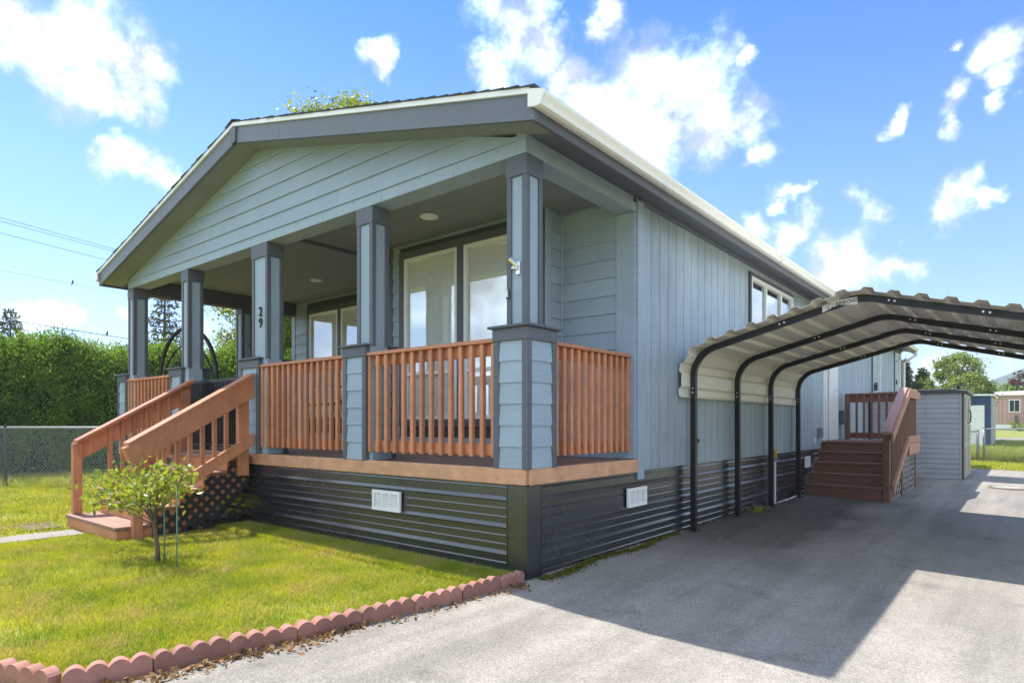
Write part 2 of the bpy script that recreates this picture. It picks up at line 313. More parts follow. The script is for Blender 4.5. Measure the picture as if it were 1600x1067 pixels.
M['core'] = mat('foliage_core', (0.020, 0.032, 0.010), 0.95, 0.3, 3)

# ------------------------------------------------------------------ mesh helpers
class MB:
    def __init__(self): self.v = []; self.f = []
    def add(self, vs, fs):
        n = len(self.v); self.v += [tuple(p) for p in vs]; self.f += [tuple(i + n for i in q) for q in fs]; return self
    def box(self, x0, x1, y0, y1, z0, z1, c=0.0):
        if x0 > x1: x0, x1 = x1, x0
        if y0 > y1: y0, y1 = y1, y0
        if z0 > z1: z0, z1 = z1, z0
        c = min(c, (x1 - x0) * .3, (y1 - y0) * .3, (z1 - z0) * .3)
        if c <= 0:
            return self.add([(x0, y0, z0), (x1, y0, z0), (x1, y1, z0), (x0, y1, z0), (x0, y0, z1), (x1, y0, z1), (x1, y1, z1), (x0, y1, z1)],
                            [(0, 3, 2, 1), (4, 5, 6, 7), (0, 1, 5, 4), (1, 2, 6, 5), (2, 3, 7, 6), (3, 0, 4, 7)])
        X = (x0, x1); Y = (y0, y1); Z = (z0, z1); vs = []; idx = {}
        for sx in (0, 1):
            for sy in (0, 1):
                for sz in (0, 1):
                    ix = X[sx] + (c if sx == 0 else -c); iy = Y[sy] + (c if sy == 0 else -c); iz = Z[sz] + (c if sz == 0 else -c)
                    for k, p in enumerate(((X[sx], iy, iz), (ix, Y[sy], iz), (ix, iy, Z[sz]))):
                        idx[(sx, sy, sz, k)] = len(vs); vs.append(p)
        fs = []
        for s in (0, 1):
            fs.append([idx[(s, a, b, 0)] for a, b in ((0, 0), (1, 0), (1, 1), (0, 1))])
            fs.append([idx[(a, s, b, 1)] for a, b in ((0, 0), (1, 0), (1, 1), (0, 1))])
            fs.append([idx[(a, b, s, 2)] for a, b in ((0, 0), (1, 0), (1, 1), (0, 1))])
        for a in (0, 1):
            for b in (0, 1):
                fs.append([idx[(a, b, 0, 0)], idx[(a, b, 1, 0)], idx[(a, b, 1, 1)], idx[(a, b, 0, 1)]])
                fs.append([idx[(a, 0, b, 0)], idx[(a, 1, b, 0)], idx[(a, 1, b, 2)], idx[(a, 0, b, 2)]])
                fs.append([idx[(0, a, b, 1)], idx[(1, a, b, 1)], idx[(1, a, b, 2)], idx[(0, a, b, 2)]])
                for d in (0, 1):
                    fs.append([idx[(a, b, d, 0)], idx[(a, b, d, 1)], idx[(a, b, d, 2)]])
        return self.add(vs, fs)
    def prism(self, poly, ax, a0, a1):
        n = len(poly)
        def P(p, a): return (a, p[0], p[1]) if ax == 'x' else ((p[0], a, p[1]) if ax == 'y' else (p[0], p[1], a))
        vs = [P(p, a0) for p in poly] + [P(p, a1) for p in poly]
        fs = [tuple(range(n))[::-1], tuple(range(n, 2 * n))] + [(i, (i + 1) % n, n + (i + 1) % n, n + i) for i in range(n)]
        return self.add(vs, fs)
    def beam(self, p0, p1, wd, ht, up=(0, 0, 1), c=0.0):
        p0 = Vector(p0); p1 = Vector(p1); d = p1 - p0; ln = d.length; d.normalize()
        s = d.cross(Vector(up)).normalized(); u = s.cross(d).normalized()
        t = MB().box(0, ln, -wd / 2, wd / 2, -ht / 2, ht / 2, c)
        return self.add([p0 + d * a + s * b + u * q for a, b, q in t.v], t.f)
    def tube(self, pts, r, n=8, closed=False):
        pts = [Vector(p) for p in pts]; m = len(pts); rings = []
        rr = r if isinstance(r, (list, tuple)) else [r] * m
        prev = None
        for i, p in enumerate(pts):
            if closed: d = pts[(i + 1) % m] - pts[i - 1]
            else: d = pts[min(i + 1, m - 1)] - pts[max(i - 1, 0)]
            d.normalize()
            a = Vector((0, 0, 1)) if abs(d.z) < .9 else Vector((1, 0, 0))
            if prev is not None and abs(prev.dot(d)) < .98: s = (prev - d * prev.dot(d)).normalized()
            else: s = d.cross(a).normalized()
            prev = s; t = d.cross(s)
            rings.append([p + (s * math.cos(2 * math.pi * k / n) + t * math.sin(2 * math.pi * k / n)) * rr[i] for k in range(n)])
        vs = [q for ring in rings for q in ring]; fs = []
        for i in range(m if closed else m - 1):
            j = (i + 1) % m
            for k in range(n): fs.append((i * n + k, i * n + (k + 1) % n, j * n + (k + 1) % n, j * n + k))
        if not closed: fs += [tuple(range(n))[::-1], tuple(range((m - 1) * n, m * n))]
        return self.add(vs, fs)
    def mesh(self, name, m, off=(0, 0, 0), smooth=False):
        me = bpy.data.meshes.new(name)
        ox, oy, oz = off
        me.from_pydata([(a - ox, b - oy, c - oz) for a, b, c in self.v], [], self.f)
        bm = bmesh.new(); bm.from_mesh(me); bmesh.ops.recalc_face_normals(bm, faces=bm.faces); bm.to_mesh(me); bm.free()
        if smooth: me.polygons.foreach_set('use_smooth', [True] * len(me.polygons))
        me.materials.append(M[m] if isinstance(m, str) else m)
        return me

ORG = {}
def link(name, me, parent=None):
    o = bpy.data.objects.new(name, me); C.objects.link(o)
    if parent is not None: o.parent = parent
    return o
def part(name, mb, m, parent, smooth=False):
    """mesh given in the thing's own (world aligned) coordinates"""
    off = ORG.get(parent.name, (0, 0, 0))
    o = link(name, mb.mesh(name, m, off, smooth), parent); ORG[o.name] = off
    return o
def inst(name, me, loc, parent):
    o = link(name, me, parent); o.location = loc; return o
def thing(name, label, cat, loc=(0, 0, 0), group=None):
    o = bpy.data.objects.new(name, None); C.objects.link(o); o.location = loc; o.empty_display_size = .2
    o['label'] = label; o['category'] = cat
    if group: o['group'] = group
    ORG[o.name] = tuple(loc); return o
def tag(o, label, cat, group=None):
    o['label'] = label; o['category'] = cat
    if group: o['group'] = group
    return o
def single(name, mb, m, label, cat, loc, group=None, smooth=False):
    o = link(name, mb.mesh(name, m, loc, smooth)); o.location = loc; return tag(o, label, cat, group)
def structure(o, kind='structure'): o['kind'] = kind; return o
def np_mesh(name, V, F, m):
    """V (n,3), F (k,3|4)"""
    me = bpy.data.meshes.new(name); n = F.shape[1]
    me.vertices.add(len(V)); me.vertices.foreach_set('co', np.ascontiguousarray(V, dtype=np.float32).ravel())
    me.loops.add(F.size); me.loops.foreach_set('vertex_index', np.ascontiguousarray(F, dtype=np.int32).ravel())
    me.polygons.add(len(F)); me.polygons.foreach_set('loop_start', np.arange(0, F.size, n, dtype=np.int32))
    me.update(calc_edges=True); me.materials.append(M[m] if isinstance(m, str) else m)
    return me
def leaves(P, size, up=None, up_w=0.0, asp=0.5, r=rng, fold=0.15):
    """diamond leaves at points P: random directions, pulled towards `up`"""
    n = len(P); d = r.normal(size=(n, 3))
    if up is not None: d = d / np.linalg.norm(d, axis=1, keepdims=True) * (1 - up_w) + np.asarray(up) * up_w
    d /= np.linalg.norm(d, axis=1, keepdims=True)
    s = np.cross(d, r.normal(size=(n, 3))); s /= np.linalg.norm(s, axis=1, keepdims=True)
    nn = np.cross(d, s)
    L = (size * r.uniform(.6, 1.3, n))[:, None] if np.isscalar(size) else size[:, None]
    V = np.stack([P, P + d * L * .5 + s * L * asp * .5 + nn * L * fold, P + d * L, P + d * L * .5 - s * L * asp * .5 + nn * L * fold], axis=1).reshape(-1, 3)
    F = np.arange(n * 4).reshape(-1, 4)
    return V, F
def cat_(parts):
    Vs, Fs, k = [], [], 0
    for V, F in parts: Vs.append(V); Fs.append(F + k); k += len(V)
    return np.concatenate(Vs), np.concatenate(Fs)
def text_mesh(txt, size, ext, m):
    cu = bpy.data.curves.new('text', 'FONT'); cu.body = txt; cu.size = size; cu.extrude = ext; cu.align_x = 'CENTER'; cu.align_y = 'CENTER'
    o = bpy.data.objects.new('text', cu); C.objects.link(o)
    me = bpy.data.meshes.new_from_object(o.evaluated_get(bpy.context.evaluated_depsgraph_get()))
    bpy.data.objects.remove(o); bpy.data.curves.remove(cu)
    me.materials.clear(); me.materials.append(M[m]); return me

# ------------------------------------------------------------------ ground, driveway, path
EDGE = [(-30, -0.30), (-2.95, -0.36), (-2.78, -0.33), (-2.46, -0.245), (-2.13, -0.20), (-1.80, -0.13), (-1.42, -0.08), (-1.07, -0.02), (-0.70, 0.03), (-0.34, 0.05), (-0.05, 0.03), (0.0, 0.0), (40, 0.0)]
def edge_x(y):
    for (a, xa), (b, xb) in zip(EDGE, EDGE[1:]):
        if a <= y <= b: return xa + (xb - xa) * (y - a) / (b - a)
    return 0.0
def drive_z(x):
    x = max(x, 0.0)
    return -0.045 * min(x, 1.2) - 0.022 * max(0.0, min(x, 3.5) - 1.2)
def in_drive(x, y): return edge_x(y) - 0.02 < x < 7.0 and -7 < y < 17.2 and not (y > 0 and x < -0.02)
def ground_z(x, y):
    z = drive_z(x)
    d = math.hypot(x - 2.85, y + 3.66)
    z += max(0.0, min(d, 90) - 38) * 0.015
    return z
def grid(xs, ys, zf):
    v = [(x, y, zf(x, y)) for y in ys for x in xs]; n = len(xs)
    f = [(j * n + i, j * n + i + 1, (j + 1) * n + i + 1, (j + 1) * n + i) for j in range(len(ys) - 1) for i in range(n - 1)]
    return v, f
def axis(lo, hi, fine_lo, fine_hi, st):
    a = list(np.arange(fine_lo, fine_hi + 1e-6, st)); x = fine_lo; s = st
    pre = []
    while x > lo: s *= 1.35; x -= s; pre.append(max(x, lo))
    x = fine_hi; s = st; post = []
    while x < hi: s *= 1.35; x += s; post.append(min(x, hi))
    return pre[::-1] + a + post
gm = MB(); v, f = grid(axis(-1000, 1600, -16, 10, .5), axis(-300, 900, -8, 26, .5),
                       lambda x, y: ground_z(x, y) - (0.05 if in_drive(x - .3, y) and in_drive(x + .3, y - .3) and in_drive(x, y + .3) else 0.0) - (0.06 if (-7.9 < x < 0.0 and 0.1 < y < 18) else 0))
gm.add(v, f); g = link('lawn_ground', gm.mesh('lawn_ground', 'lawnbase', smooth=True)); structure(g)
dm = MB(); ys = [-7 + .2 * i for i in range(122)]; nt_ = 30
for y in ys:
    for i in range(nt_ + 1):
        t = i / nt_; x0 = edge_x(y) - (0.01 if y < 0 else -0.004); x = x0 + (7 - x0) * t
        dm.v.append((x, y, drive_z(x) + 0.006 * math.sin(x * 2.1 + y * .7) * math.sin(y * 1.3) * min(t * 8, 1) + 0.004))
for j in range(len(ys) - 1):
    for i in range(nt_):
        a = j * (nt_ + 1) + i; dm.f.append((a, a + 1, a + nt_ + 2, a + nt_ + 1))
structure(link('driveway', dm.mesh('driveway', 'asphalt', smooth=True)))
pm = MB()
for i in range(6): pm.box(-5.02, -4.62, -1.42 - 1.2 * (i + 1) + .008, -1.42 - 1.2 * i, -.08, 0.022, .006)
structure(link('garden_path', pm.mesh('garden_path', 'concrete')))
sm = MB(); v, f = grid([-5.9 + .1 * i for i in range(7)], [-1.9 + .1 * i for i in range(6)], lambda x, y: 0.012 + .012 * math.sin(9 * x + 5 * y)); sm.add(v, f)
structure(link('bare_soil_patch', sm.mesh('bare_soil_patch', 'soil')))

# ------------------------------------------------------------------ HOUSE
house = thing('mobile_home', 'blue grey mobile home with gabled front porch, white gutters and black ribbed skirting', 'house')
XC, XL, XR, YE = -3.75, -7.50, 0.0, 18.0
SL = 0.243
def zb(x): return 4.165 - SL * abs(x - XC)           # underside of the rake and eaves
DZ = 0.811                                            # porch floor

# skirting panels: ribbed steel, extruded sideways
RIB = []
def rib_profile():
    maj = [0.575, 0.37, 0.165]; mino = [0.665, 0.505, 0.44, 0.30, 0.235, 0.095, 0.03]
    ev = sorted([(z, 1) for z in maj] + [(z, 0) for z in mino]); p = [(0.0, -0.02)]
    for z, k in ev:
        if k: p += [(0, z - .016), (.018, z - .006), (.0175, z - .001), (.004, z + .020), (0, z + .024)]
        else: p += [(0, z - .005), (.005, z - .001), (0, z + .009)]
    return p + [(0.0, 0.70)]
PR = rib_profile()
def skirt(axis_, plane, a0, a1, sgn):
    mb = MB(); poly = [(plane + sgn * (0.002 + d), z) for d, z in PR] + [(plane - sgn * .01, 0.70), (plane - sgn * .01, -.02)]
    mb.prism(poly, axis_, a0, a1); part('skirting_panel', mb, 'skirt', house)
for a0, a1 in ((-7.8, -5.3), (-5.3, -2.72), (-2.72, -.10)): skirt('x', -.004, a0 + .002, a1 - .002, -1)
yy = .10
while yy < YE: skirt('y', .0, yy + .002, min(yy + 2.4, YE) - .002, 1); yy += 2.4
for a0 in (0.0, 6.0, 12.0): skirt('y', -7.8, a0, a0 + 6, -1)
mb = MB(); mb.box(-.155, .030, -.034, -.028, -.1, .688); mb.box(.024, .030, -.028, .145, -.1, .688); mb.box(-.165, -.150, -.034, -.02, -.1, .688); mb.box(.016, .03, .14, .155, -.1, .688)
part('corner_trim', mb, 'skirt', house)
# vents in the skirting
def vent(axis_, plane, a0, a1, z0, z1, sgn, label=None, m='white'):
    def B(mb, p0, p1, d0, d1, q0, q1):
        d0, d1 = plane + sgn * d0, plane + sgn * d1
        (mb.box(p0, p1, d0, d1, q0, q1) if axis_ == 'x' else mb.box(d0, d1, p0, p1, q0, q1))
    fr = MB(); t = .028
    B(fr, a0, a1, .0, .022, z0, z0 + t); B(fr, a0, a1, .0, .022, z1 - t, z1); B(fr, a0, a0 + t, .0, .022, z0 + t, z1 - t); B(fr, a1 - t, a1, .0, .022, z0 + t, z1 - t)
    B(fr, a0 + t, a1 - t, 0, .004, z0 + t, z1 - t)
    o = part('skirt_vent', fr, m, house)
    if label: o['label'] = label
    wd = (a1 - a0 - 2 * t) / 3
    for k in (1, 2):
        mb = MB(); B(mb, a0 + t + k * wd - .009, a0 + t + k * wd + .009, .004, .020, z0 + t, z1 - t); part('mullion', mb, m, o)
    for k in range(3):
        for j in range(11):
            zz = z0 + t + (z1 - z0 - 2 * t) * (j + .5) / 11; p0 = a0 + t + k * wd + .010; p1 = a0 + t + (k + 1) * wd - .010
            poly = [(plane + sgn * .005, zz + .004), (plane + sgn * .017, zz - .006), (plane + sgn * .017, zz - .003), (plane + sgn * .005, zz + .007)]
            mb = MB().prism(poly, axis_, p0, p1); part('louvre', mb, m, o)
vent('x', -.020, -1.741, -1.364, .372, .552, -1)
vent('y', .020, 1.465, 1.826, .376, .552, 1)
vent('y', .020, 7.42, 7.72, .42, .60, 1)

# porch deck
mb = MB().box(-3.0, .004, -.022, .012, .690, DZ, .004); part('deck_fascia', mb, 'fascia', house)
mb = MB().box(-7.85, -3.004, -.022, .012, .690, DZ, .004); part('deck_fascia', mb, 'fascia', house)
mb = MB().box(-.014, .026, .014, 1.68, .690, DZ, .004); part('deck_fascia', mb, 'fascia', house)
yb = .018; 
while yb < 2.68:
    mb = MB().box(-7.8, -.018, yb, yb + .135, DZ - .035, DZ - .004, .004); part('deck_board', mb, 'woodtop', house); yb += .141

# columns on pedestals
def column(x0, x1, px0, px1, y0=0.0, y1=.20, py0=-.03, py1=.34, base=DZ, top=3.143, digits=False):
    core = MB().box(x0 + .012, x1 - .012, y0 + .012, y1 - .012, base, top - .002)
    col = part('porch_column', core, 'siding', house)
    t = .046
    for ax_ in (x0, x1 - t):
        for ay in (y0, y1 - t):
            part('corner_board', MB().box(ax_, ax_ + t, ay, ay + t, 1.862, top - .150, .003), 'trim', col)
    part('collar', MB().box(x0 - .005, x1 + .005, y0 - .005, y1 + .005, top - .152, top - .001, .003), 'trim', col)
    part('pedestal', MB().box(px0 + .02, px1 - .02, py0 + .02, py1 - .02, base + .002, 1.80), 'siding', col)
    t = .055
    for ax_ in (px0, px1 - t):
        for ay in (py0, py1 - t):
            part('corner_board', MB().box(ax_, ax_ + t, ay, ay + t, base - .002, 1.770, .003), 'trim', col)
    h = .1605
    for k in range(6):
        z0 = base + .002 + k * h; z1 = min(z0 + h, 1.772)
        for sy, s in ((py0 + .02, -1), (py1 - .02, 1)):
            part('lap_board', MB().prism([(sy - s * .002, z0), (sy + s * .016, z0), (sy + s * .006, z1), (sy - s * .002, z1)], 'x', px0 + t, px1 - t), 'siding', col)
        for sx, s in ((px0 + .02, -1), (px1 - .02, 1)):
            part('lap_board', MB().prism([(sx - s * .002, z0), (sx + s * .016, z0), (sx + s * .006, z1), (sx - s * .002, z1)], 'y', py0 + t, py1 - t), 'siding', col)
    part('cap_trim', MB().box(px0 - .006, px1 + .006, py0 - .006, py1 + .006, 1.768, 1.862, .003), 'trim', col)
    part('cap', MB().box(px0 - .035, px1 + .035, py0 - .035, py1 + .035, 1.862, 1.882, .004), 'trim', col)
    return col
c1 = column(-.190, .002, -.298, .034)
c2 = column(-2.02, -1.79, -2.195, -1.852)
c3 = column(-3.94, -3.612, -4.165, -3.740)
c4 = column(-5.742, -5.542, -6.04, -5.672)
c5 = column(-7.545, -7.335, -7.872, -7.54)
c6 = column(-7.545, -7.345, -7.80, -7.46, 1.66, 1.86, 1.60, 1.94)
for ch, z in (('2', 2.388), ('9', 2.262)):
    o = inst('house_number', text_mesh(ch, .150, .006, 'dark'), (-3.757, .004, z), c3); o.rotation_euler = (R(90), 0, 0)
# flag bracket and bell push on the corner column
fb = part('flag_bracket', MB().box(-.098, -.062, -.006, .012, 2.255, 2.355, .003), 'chrome', house)
part('socket', MB().tube([(-.082, -.01, 2.312), (-.115, -.052, 2.36)], .017, 10).tube([(-.112, -.048, 2.355), (-.12, -.058, 2.366)], .022, 10), 'chrome', fb)
part('socket', MB().tube([(-.082, -.01, 2.30), (-.116, -.03, 2.302)], .016, 10), 'chrome', fb)
part('screw', MB().tube([(-.08, -.002, 2.27), (-.08, -.010, 2.27)], .006, 8), 'chrome', fb)
part('doorbell', MB().box(-.187, -.157, -.018, .001, 2.085, 2.155, .004), 'trim', house)
part('button', MB().box(-.179, -.165, -.022, -.018, 2.095, 2.148), 'cream', bpy.data.objects['doorbell'])
fb2 = part('flag_bracket', MB().box(-2.035, -2.020, .06, .10, 2.53, 2.61, .002).tube([(-2.028, .08, 2.57), (-2.075, .075, 2.60)], .017, 8), 'chrome', house)
part('flag_bracket', MB().tube([(-7.35, 1.76, 2.42), (-7.25, 1.75, 2.45)], .012, 8).tube([(-7.26, 1.75, 2.45), (-7.24, 1.75, 2.455)], .022, 8), 'chrome', house)

# porch beams, gable
part('porch_beam', MB().box(XL - .03, -.002, .014, .215, 3.146, 3.30), 'siding', house)
part('frieze_board', MB().box(-3.70, -.085, -.008, .014, 3.143, 3.245, .002), 'siding', house)
part('frieze_board', MB().box(XL - .02, -3.704, -.008, .014, 3.143, 3.245, .002), 'siding', house)
part('corner_board', MB().box(-.082, .004, -.012, .016, 3.142, 3.31, .002), 'siding', house)
part('corner_board', MB().box(-.028, .010, .017, .10, 3.142, 3.31, .002), 'siding', house)
for i in range(16):
    xn = -.25 - i * .455 + rnd.uniform(-.05, .05); zn = 3.165 if i % 2 else 3.222
    part('nail_head', MB().tube([(xn, -.006, zn), (xn, -.0105, zn)], .006, 6), 'trim', house)
z0 = 3.245; hh = .158; seams = [-2.3, -4.9, -1.6, -5.6, -3.1, -4.3]; k = 0
while z0 < 4.16:
    z1 = z0 + hh
    w0 = (4.19 - z0) / SL; w1 = max((4.19 - z1) / SL, 0.0)
    lo0, hi0 = max(XC - w0, XL - .02), min(XC + w0, -.004); lo1, hi1 = max(XC - w1, XL - .02), min(XC + w1, -.004)
    s = seams[k % 6]
    s2 = seams[(k + 3) % 6] - .9
    def seg(a0, b0, a1, b1):
        mb = MB(); yb_, yt = -.021, -.006
        mb.add([(a0, yb_, z0), (b0, yb_, z0), (b1, yt, z1), (a1, yt, z1), (a0, .01, z0), (b0, .01, z0), (b1, .01, z1), (a1, .01, z1)],
               [(0, 1, 2, 3), (7, 6, 5, 4), (0, 4, 5, 1), (1, 5, 6, 2), (2, 6, 7, 3), (3, 7, 4, 0)])
        part('lap_board', mb, 'siding', house)
    if lo1 < s - .3 and s + .3 < hi1:
        if lo1 < s2 - .3 and s2 + .6 < s: seg(lo0, s2 - .002, lo1, s2 - .002); seg(s2 + .002, s - .002, s2 + .002, s - .002)
        else: seg(lo0, s - .002, lo1, s - .002)
        seg(s + .002, hi0, s + .002, hi1)
    else: seg(lo0, hi0, lo1, max(hi1, lo1 + .001))
    z0 = z1; k += 1
# rake boards, drip edge, apex cap, soffits
def sloped(mb, x0, x1, y0, y1, d0, d1):
    mb.prism([(x0, zb(x0) + d0), (x1, zb(x1) + d0), (x1, zb(x1) + d1), (x0, zb(x0) + d1)], 'y', y0, y1)
for x0, x1 in ((.30, -2.86), (-2.864, XC + .045), (XC - .045, -5.6), (-5.604, -7.80)):
    mb = MB(); sloped(mb, x0, x1, -.30, -.262, 0, .172); part('rake_board', mb, 'trimh', house)
mb = MB(); mb.prism([(XC - .075, zb(XC - .075) + .165), (XC, zb(XC) + .172), (XC + .06, zb(XC + .06) + .165), (XC + .045, zb(XC) - .004), (XC, zb(XC) - .012), (XC - .045, zb(XC) - .004)], 'y', -.318, -.302)
part('apex_cap', mb, 'trim', house)
for x0, x1 in ((.27, -1.2), (-1.203, -2.6), (-2.603, XC), (XC, -5.2), (-5.203, -7.80)):
    mb = MB(); sloped(mb, x0, x1, -.318, -.258, .172, .212); part('drip_edge', mb, 'white', house)
for x0, x1 in ((.30, XC), (XC, -7.80)):
    mb = MB(); sloped(mb, min(x0, .267), max(x1, -7.767), -.261, .012, .022, .036); part('rake_soffit', mb, 'ceil', house)
    xa, xb = (0.0, .272) if x0 > 0 else (-7.772, -7.5)
    mb = MB(); sloped(mb, xa, xb, .013, YE, .022, .036); part('eave_soffit', mb, 'trim', house)
    mb = MB(); sloped(mb, x0 - .02 if x0 > 0 else x0, x1 if x0 > 0 else x1 + .02, -.26, YE + .3, .16, .209); part('roof', mb, 'shingle', house)
rf = bpy.data.objects['roof']; rf2 = bpy.data.objects['roof.001']
for side, par in ((1, rf), (-1, rf2)):
    n = 30
    for i in range(n):
        a = 4.06 * i / n; b = 4.06 * (i + 1) / n + .012
        xa, xb = XC + side * a, XC + side * b
        mb = MB(); jit = rnd.uniform(-.008, .008)
        mb.prism([(xa, zb(xa) + .2125), (xb, zb(xb) + .2125), (xb, zb(xb) + .229), (xa, zb(xa) + .2165)], 'y', -.328 + jit, YE + .3)
        part('shingle_course', mb, 'shingle', par)
part('ridge_cap', MB().prism([(XC - .16, zb(XC - .16) + .231), (XC, zb(XC) + .234), (XC + .16, zb(XC + .16) + .231), (XC, zb(XC) + .246)], 'y', -.33, YE + .3), 'shingle', rf)
# eave fascia and gutters
for s, xe in ((1, .30), (-1, -7.80)):
    part('eave_fascia', MB().box(xe - .03 * s, xe, -.260, YE + .28, 3.18, 3.352, .003), 'trim', house)
    gx = xe + .002 * s
    prof = [(0, 3.258), (.045, 3.250), (.072, 3.256), (.080, 3.285), (.100, 3.318), (.100, 3.340), (.088, 3.340), (.088, 3.323), (.068, 3.290), (.060, 3.268), (.012, 3.268), (.012, 3.372), (0, 3.372)]
    gt = part('gutter', MB().prism([(gx + s * a, z) for a, z in prof], 'y', -.310, YE + .26), 'cream', house)
    part('end_cap', MB().prism([(gx + s * a, z) for a, z in [(-.032, 3.262), (0, 3.255), (.045, 3.247), (.075, 3.253), (.083, 3.284), (.103, 3.316), (.103, 3.343), (.0, 3.375), (-.032, 3.375)]], 'y', -.334, -.3185), 'cream', gt)
    for yj in (1.55, 5.9, 10.2, 14.6):
        part('seam_band', MB().prism([(gx + s * (a * 1.0 + .0015), z - .0015) for a, z in prof[1:6]] + [(gx + s * .02, 3.345)], 'y', yj, yj + .05), 'cream', gt)
part('downspout', MB().tube([(.35, YE + .2, 3.26), (.35, YE + .2, 3.15), (.05, YE + .10, 2.93), (.05, YE + .10, .2)], .038, 8), 'cream', house)
# side beam over the porch opening
part('porch_beam', MB().box(-.195, -.022, .217, 1.684, 3.146, 3.296), 'siding', house)
part('frieze_board', MB().box(-.020, .006, .102, 1.682, 3.143, 3.225, .002), 'siding', house)
part('beam_panel', MB().box(-.022, -.012, .102, 1.684, 3.226, 3.31), 'siding', house)
part('corbel', MB().box(-.03, .008, 1.655, 1.686, 3.226, 3.275, .002), 'trim', house)
part('porch_beam', MB().box(-7.54, -7.37, .217, 2.69, 3.075, 3.296), 'trim', house)
# ceiling
yb = .217; n = 9; st = (2.70 - yb) / n
for i in range(n):
    part('ceiling_plank', MB().box(-7.36, -.20, yb + i * st + .003, yb + (i + 1) * st - .003, 3.298, 3.312, .003), 'ceil', house)
part('ceiling_trim', MB().box(-3.74, -3.68, .22, 1.46, 3.268, 3.298), 'trim', house)
for (x, y) in ((-1.95, .86), (-5.40, 1.80), (-3.2 + .9, 2.3)):
    if y > 1.42 and x > -3.25: continue
    pts = [(x + .085 * math.cos(a), y + .085 * math.sin(a), 3.291) for a in [2 * math.pi * k / 20 for k in range(20)]]
    cl = part('ceiling_light', MB().tube(pts, .011, 6, True), 'white', house, True)
    part('lens', MB().tube([(x, y, 3.296), (x, y, 3.289)], .078, 20), 'cream', cl)

# lap walls of the porch
def lap_wall(axis_, plane, a0, a1, z0, z1, sgn, holes=(), h=.175):
    z = z0
    while z < z1 - .02:
        zt = min(z + h, z1); segs = [(a0, a1)]
        for (p0, p1, q0, q1) in holes:
            if zt > q0 + .01 and z < q1 - .01:
                ns = []
                for (s0, s1) in segs:
                    if p1 <= s0 or p0 >= s1: ns.append((s0, s1)); continue
                    if p0 > s0: ns.append((s0, p0))
                    if p1 < s1: ns.append((p1, s1))
                segs = ns
        for s0, s1 in segs:
            if s1 - s0 < .01: continue
            part('lap_board', MB().prism([(plane, z), (plane + sgn * .020, z), (plane + sgn * .005, zt), (plane, zt)], axis_, s0, s1), 'siding', house)
        z = zt
def window(axis_, plane, a0, a1, z0, z1, sgn, splits=(), rail=None, label=None, glass='glass', depth=.034, trim=(.10, .10, .10)):
    """white sash window; plane = wall face; sgn = side it faces; axis_ = direction it runs"""
    def B(mb, p0, p1, d0, d1, q0, q1, c=.003):
        d0, d1 = plane + sgn * d0, plane + sgn * d1
        return mb.box(p0, p1, d0, d1, q0, q1, c) if axis_ == 'x' else mb.box(d0, d1, p0, p1, q0, q1, c)
    fw_ = .042; fr = MB()
    B(fr, a0, a1, -.03, .022, z0, z0 + fw_); B(fr, a0, a1, -.03, .022, z1 - fw_, z1)
    B(fr, a0, a0 + fw_, -.03, .022, z0 + fw_, z1 - fw_); B(fr, a1 - fw_, a1, -.03, .022, z0 + fw_, z1 - fw_)
    o = part('window', fr, 'white', house)
    if label: o['label'] = label
    for s in splits: part('mullion', B(MB(), s - .022, s + .022, -.028, .016, z0 + fw_, z1 - fw_), 'white', o)
    xs = [a0 + fw_] + [v for s in splits for v in (s - .022, s + .022)] + [a1 - fw_]
    for p0, p1 in zip(xs[::2], xs[1::2]):
        spans = [(z0 + fw_, z1 - fw_)]
        if rail: 
            part('sash_rail', B(MB(), p0, p1, -.026, .010, rail - .02, rail + .02), 'white', o)
            spans = [(z0 + fw_, rail - .02), (rail + .02, z1 - fw_)]
        for q0, q1 in spans: part('pane', B(MB(), p0, p1, -.018, -.012, q0, q1, 0), glass, o)
    part('shade', B(MB(), a0 + fw_, a1 - fw_, -depth - .01, -depth, z0 + fw_, z1 - fw_, 0), 'blind', o)
    return o
def trim_ring(axis_, plane, a0, a1, z0, z1, sgn, w_=.085, extra=()):
    def B(p0, p1, q0, q1):
        d0, d1 = plane - sgn * .012, plane + sgn * .026
        return MB().box(p0, p1, d0, d1, q0, q1, .003) if axis_ == 'x' else MB().box(d0, d1, p0, p1, q0, q1, .003)
    part('window_trim', B(a0 - w_, a1 + w_, z1, z1 + w_), 'trim', house); part('window_trim', B(a0 - w_, a1 + w_, z0 - w_, z0), 'trim', house)
    part('window_trim', B(a0 - w_, a0, z0, z1), 'trim', house); part('window_trim', B(a1, a1 + w_, z0, z1), 'trim', house)
    for e0, e1 in extra: part('window_trim', B(e0, e1, z0, z1), 'trim', house)
YB = 1.42; XBl, XBr = -3.26, -.858
part('wall', MB().box(XBl + .01, XBr - .01, YB + .10, YB + .14, DZ - .03, 3.298).box(XBr - .05, XBr - .01, YB + .14, 1.69, DZ - .03, 3.298).box(XBl + .01, XBl + .05, YB + .14, 2.70, DZ - .03, 3.298), 'wallback', house)
W = [(-2.965, -2.075), (-1.975, -1.085)]; wz0, wz1 = 1.195, 3.12
lap_wall('x', YB + .09, XBl + .09, XBr - .09, DZ, 3.298, -1, ())if False else None
part('wall', MB().box(XBl, XBr, YB, YB + .095, DZ - .02, wz0 - .02).box(XBl, XBr, YB, YB + .095, wz1 + .02, 3.298).box(XBl, W[0][0] - .001, YB, YB + .095, wz0 - .02, wz1 + .02).box(W[1][1] + .001, XBr, YB, YB + .095, wz0 - .02, wz1 + .02).box(W[0][1], W[1][0], YB, YB + .095, wz0 - .02, wz1 + .02), 'wallback', house)
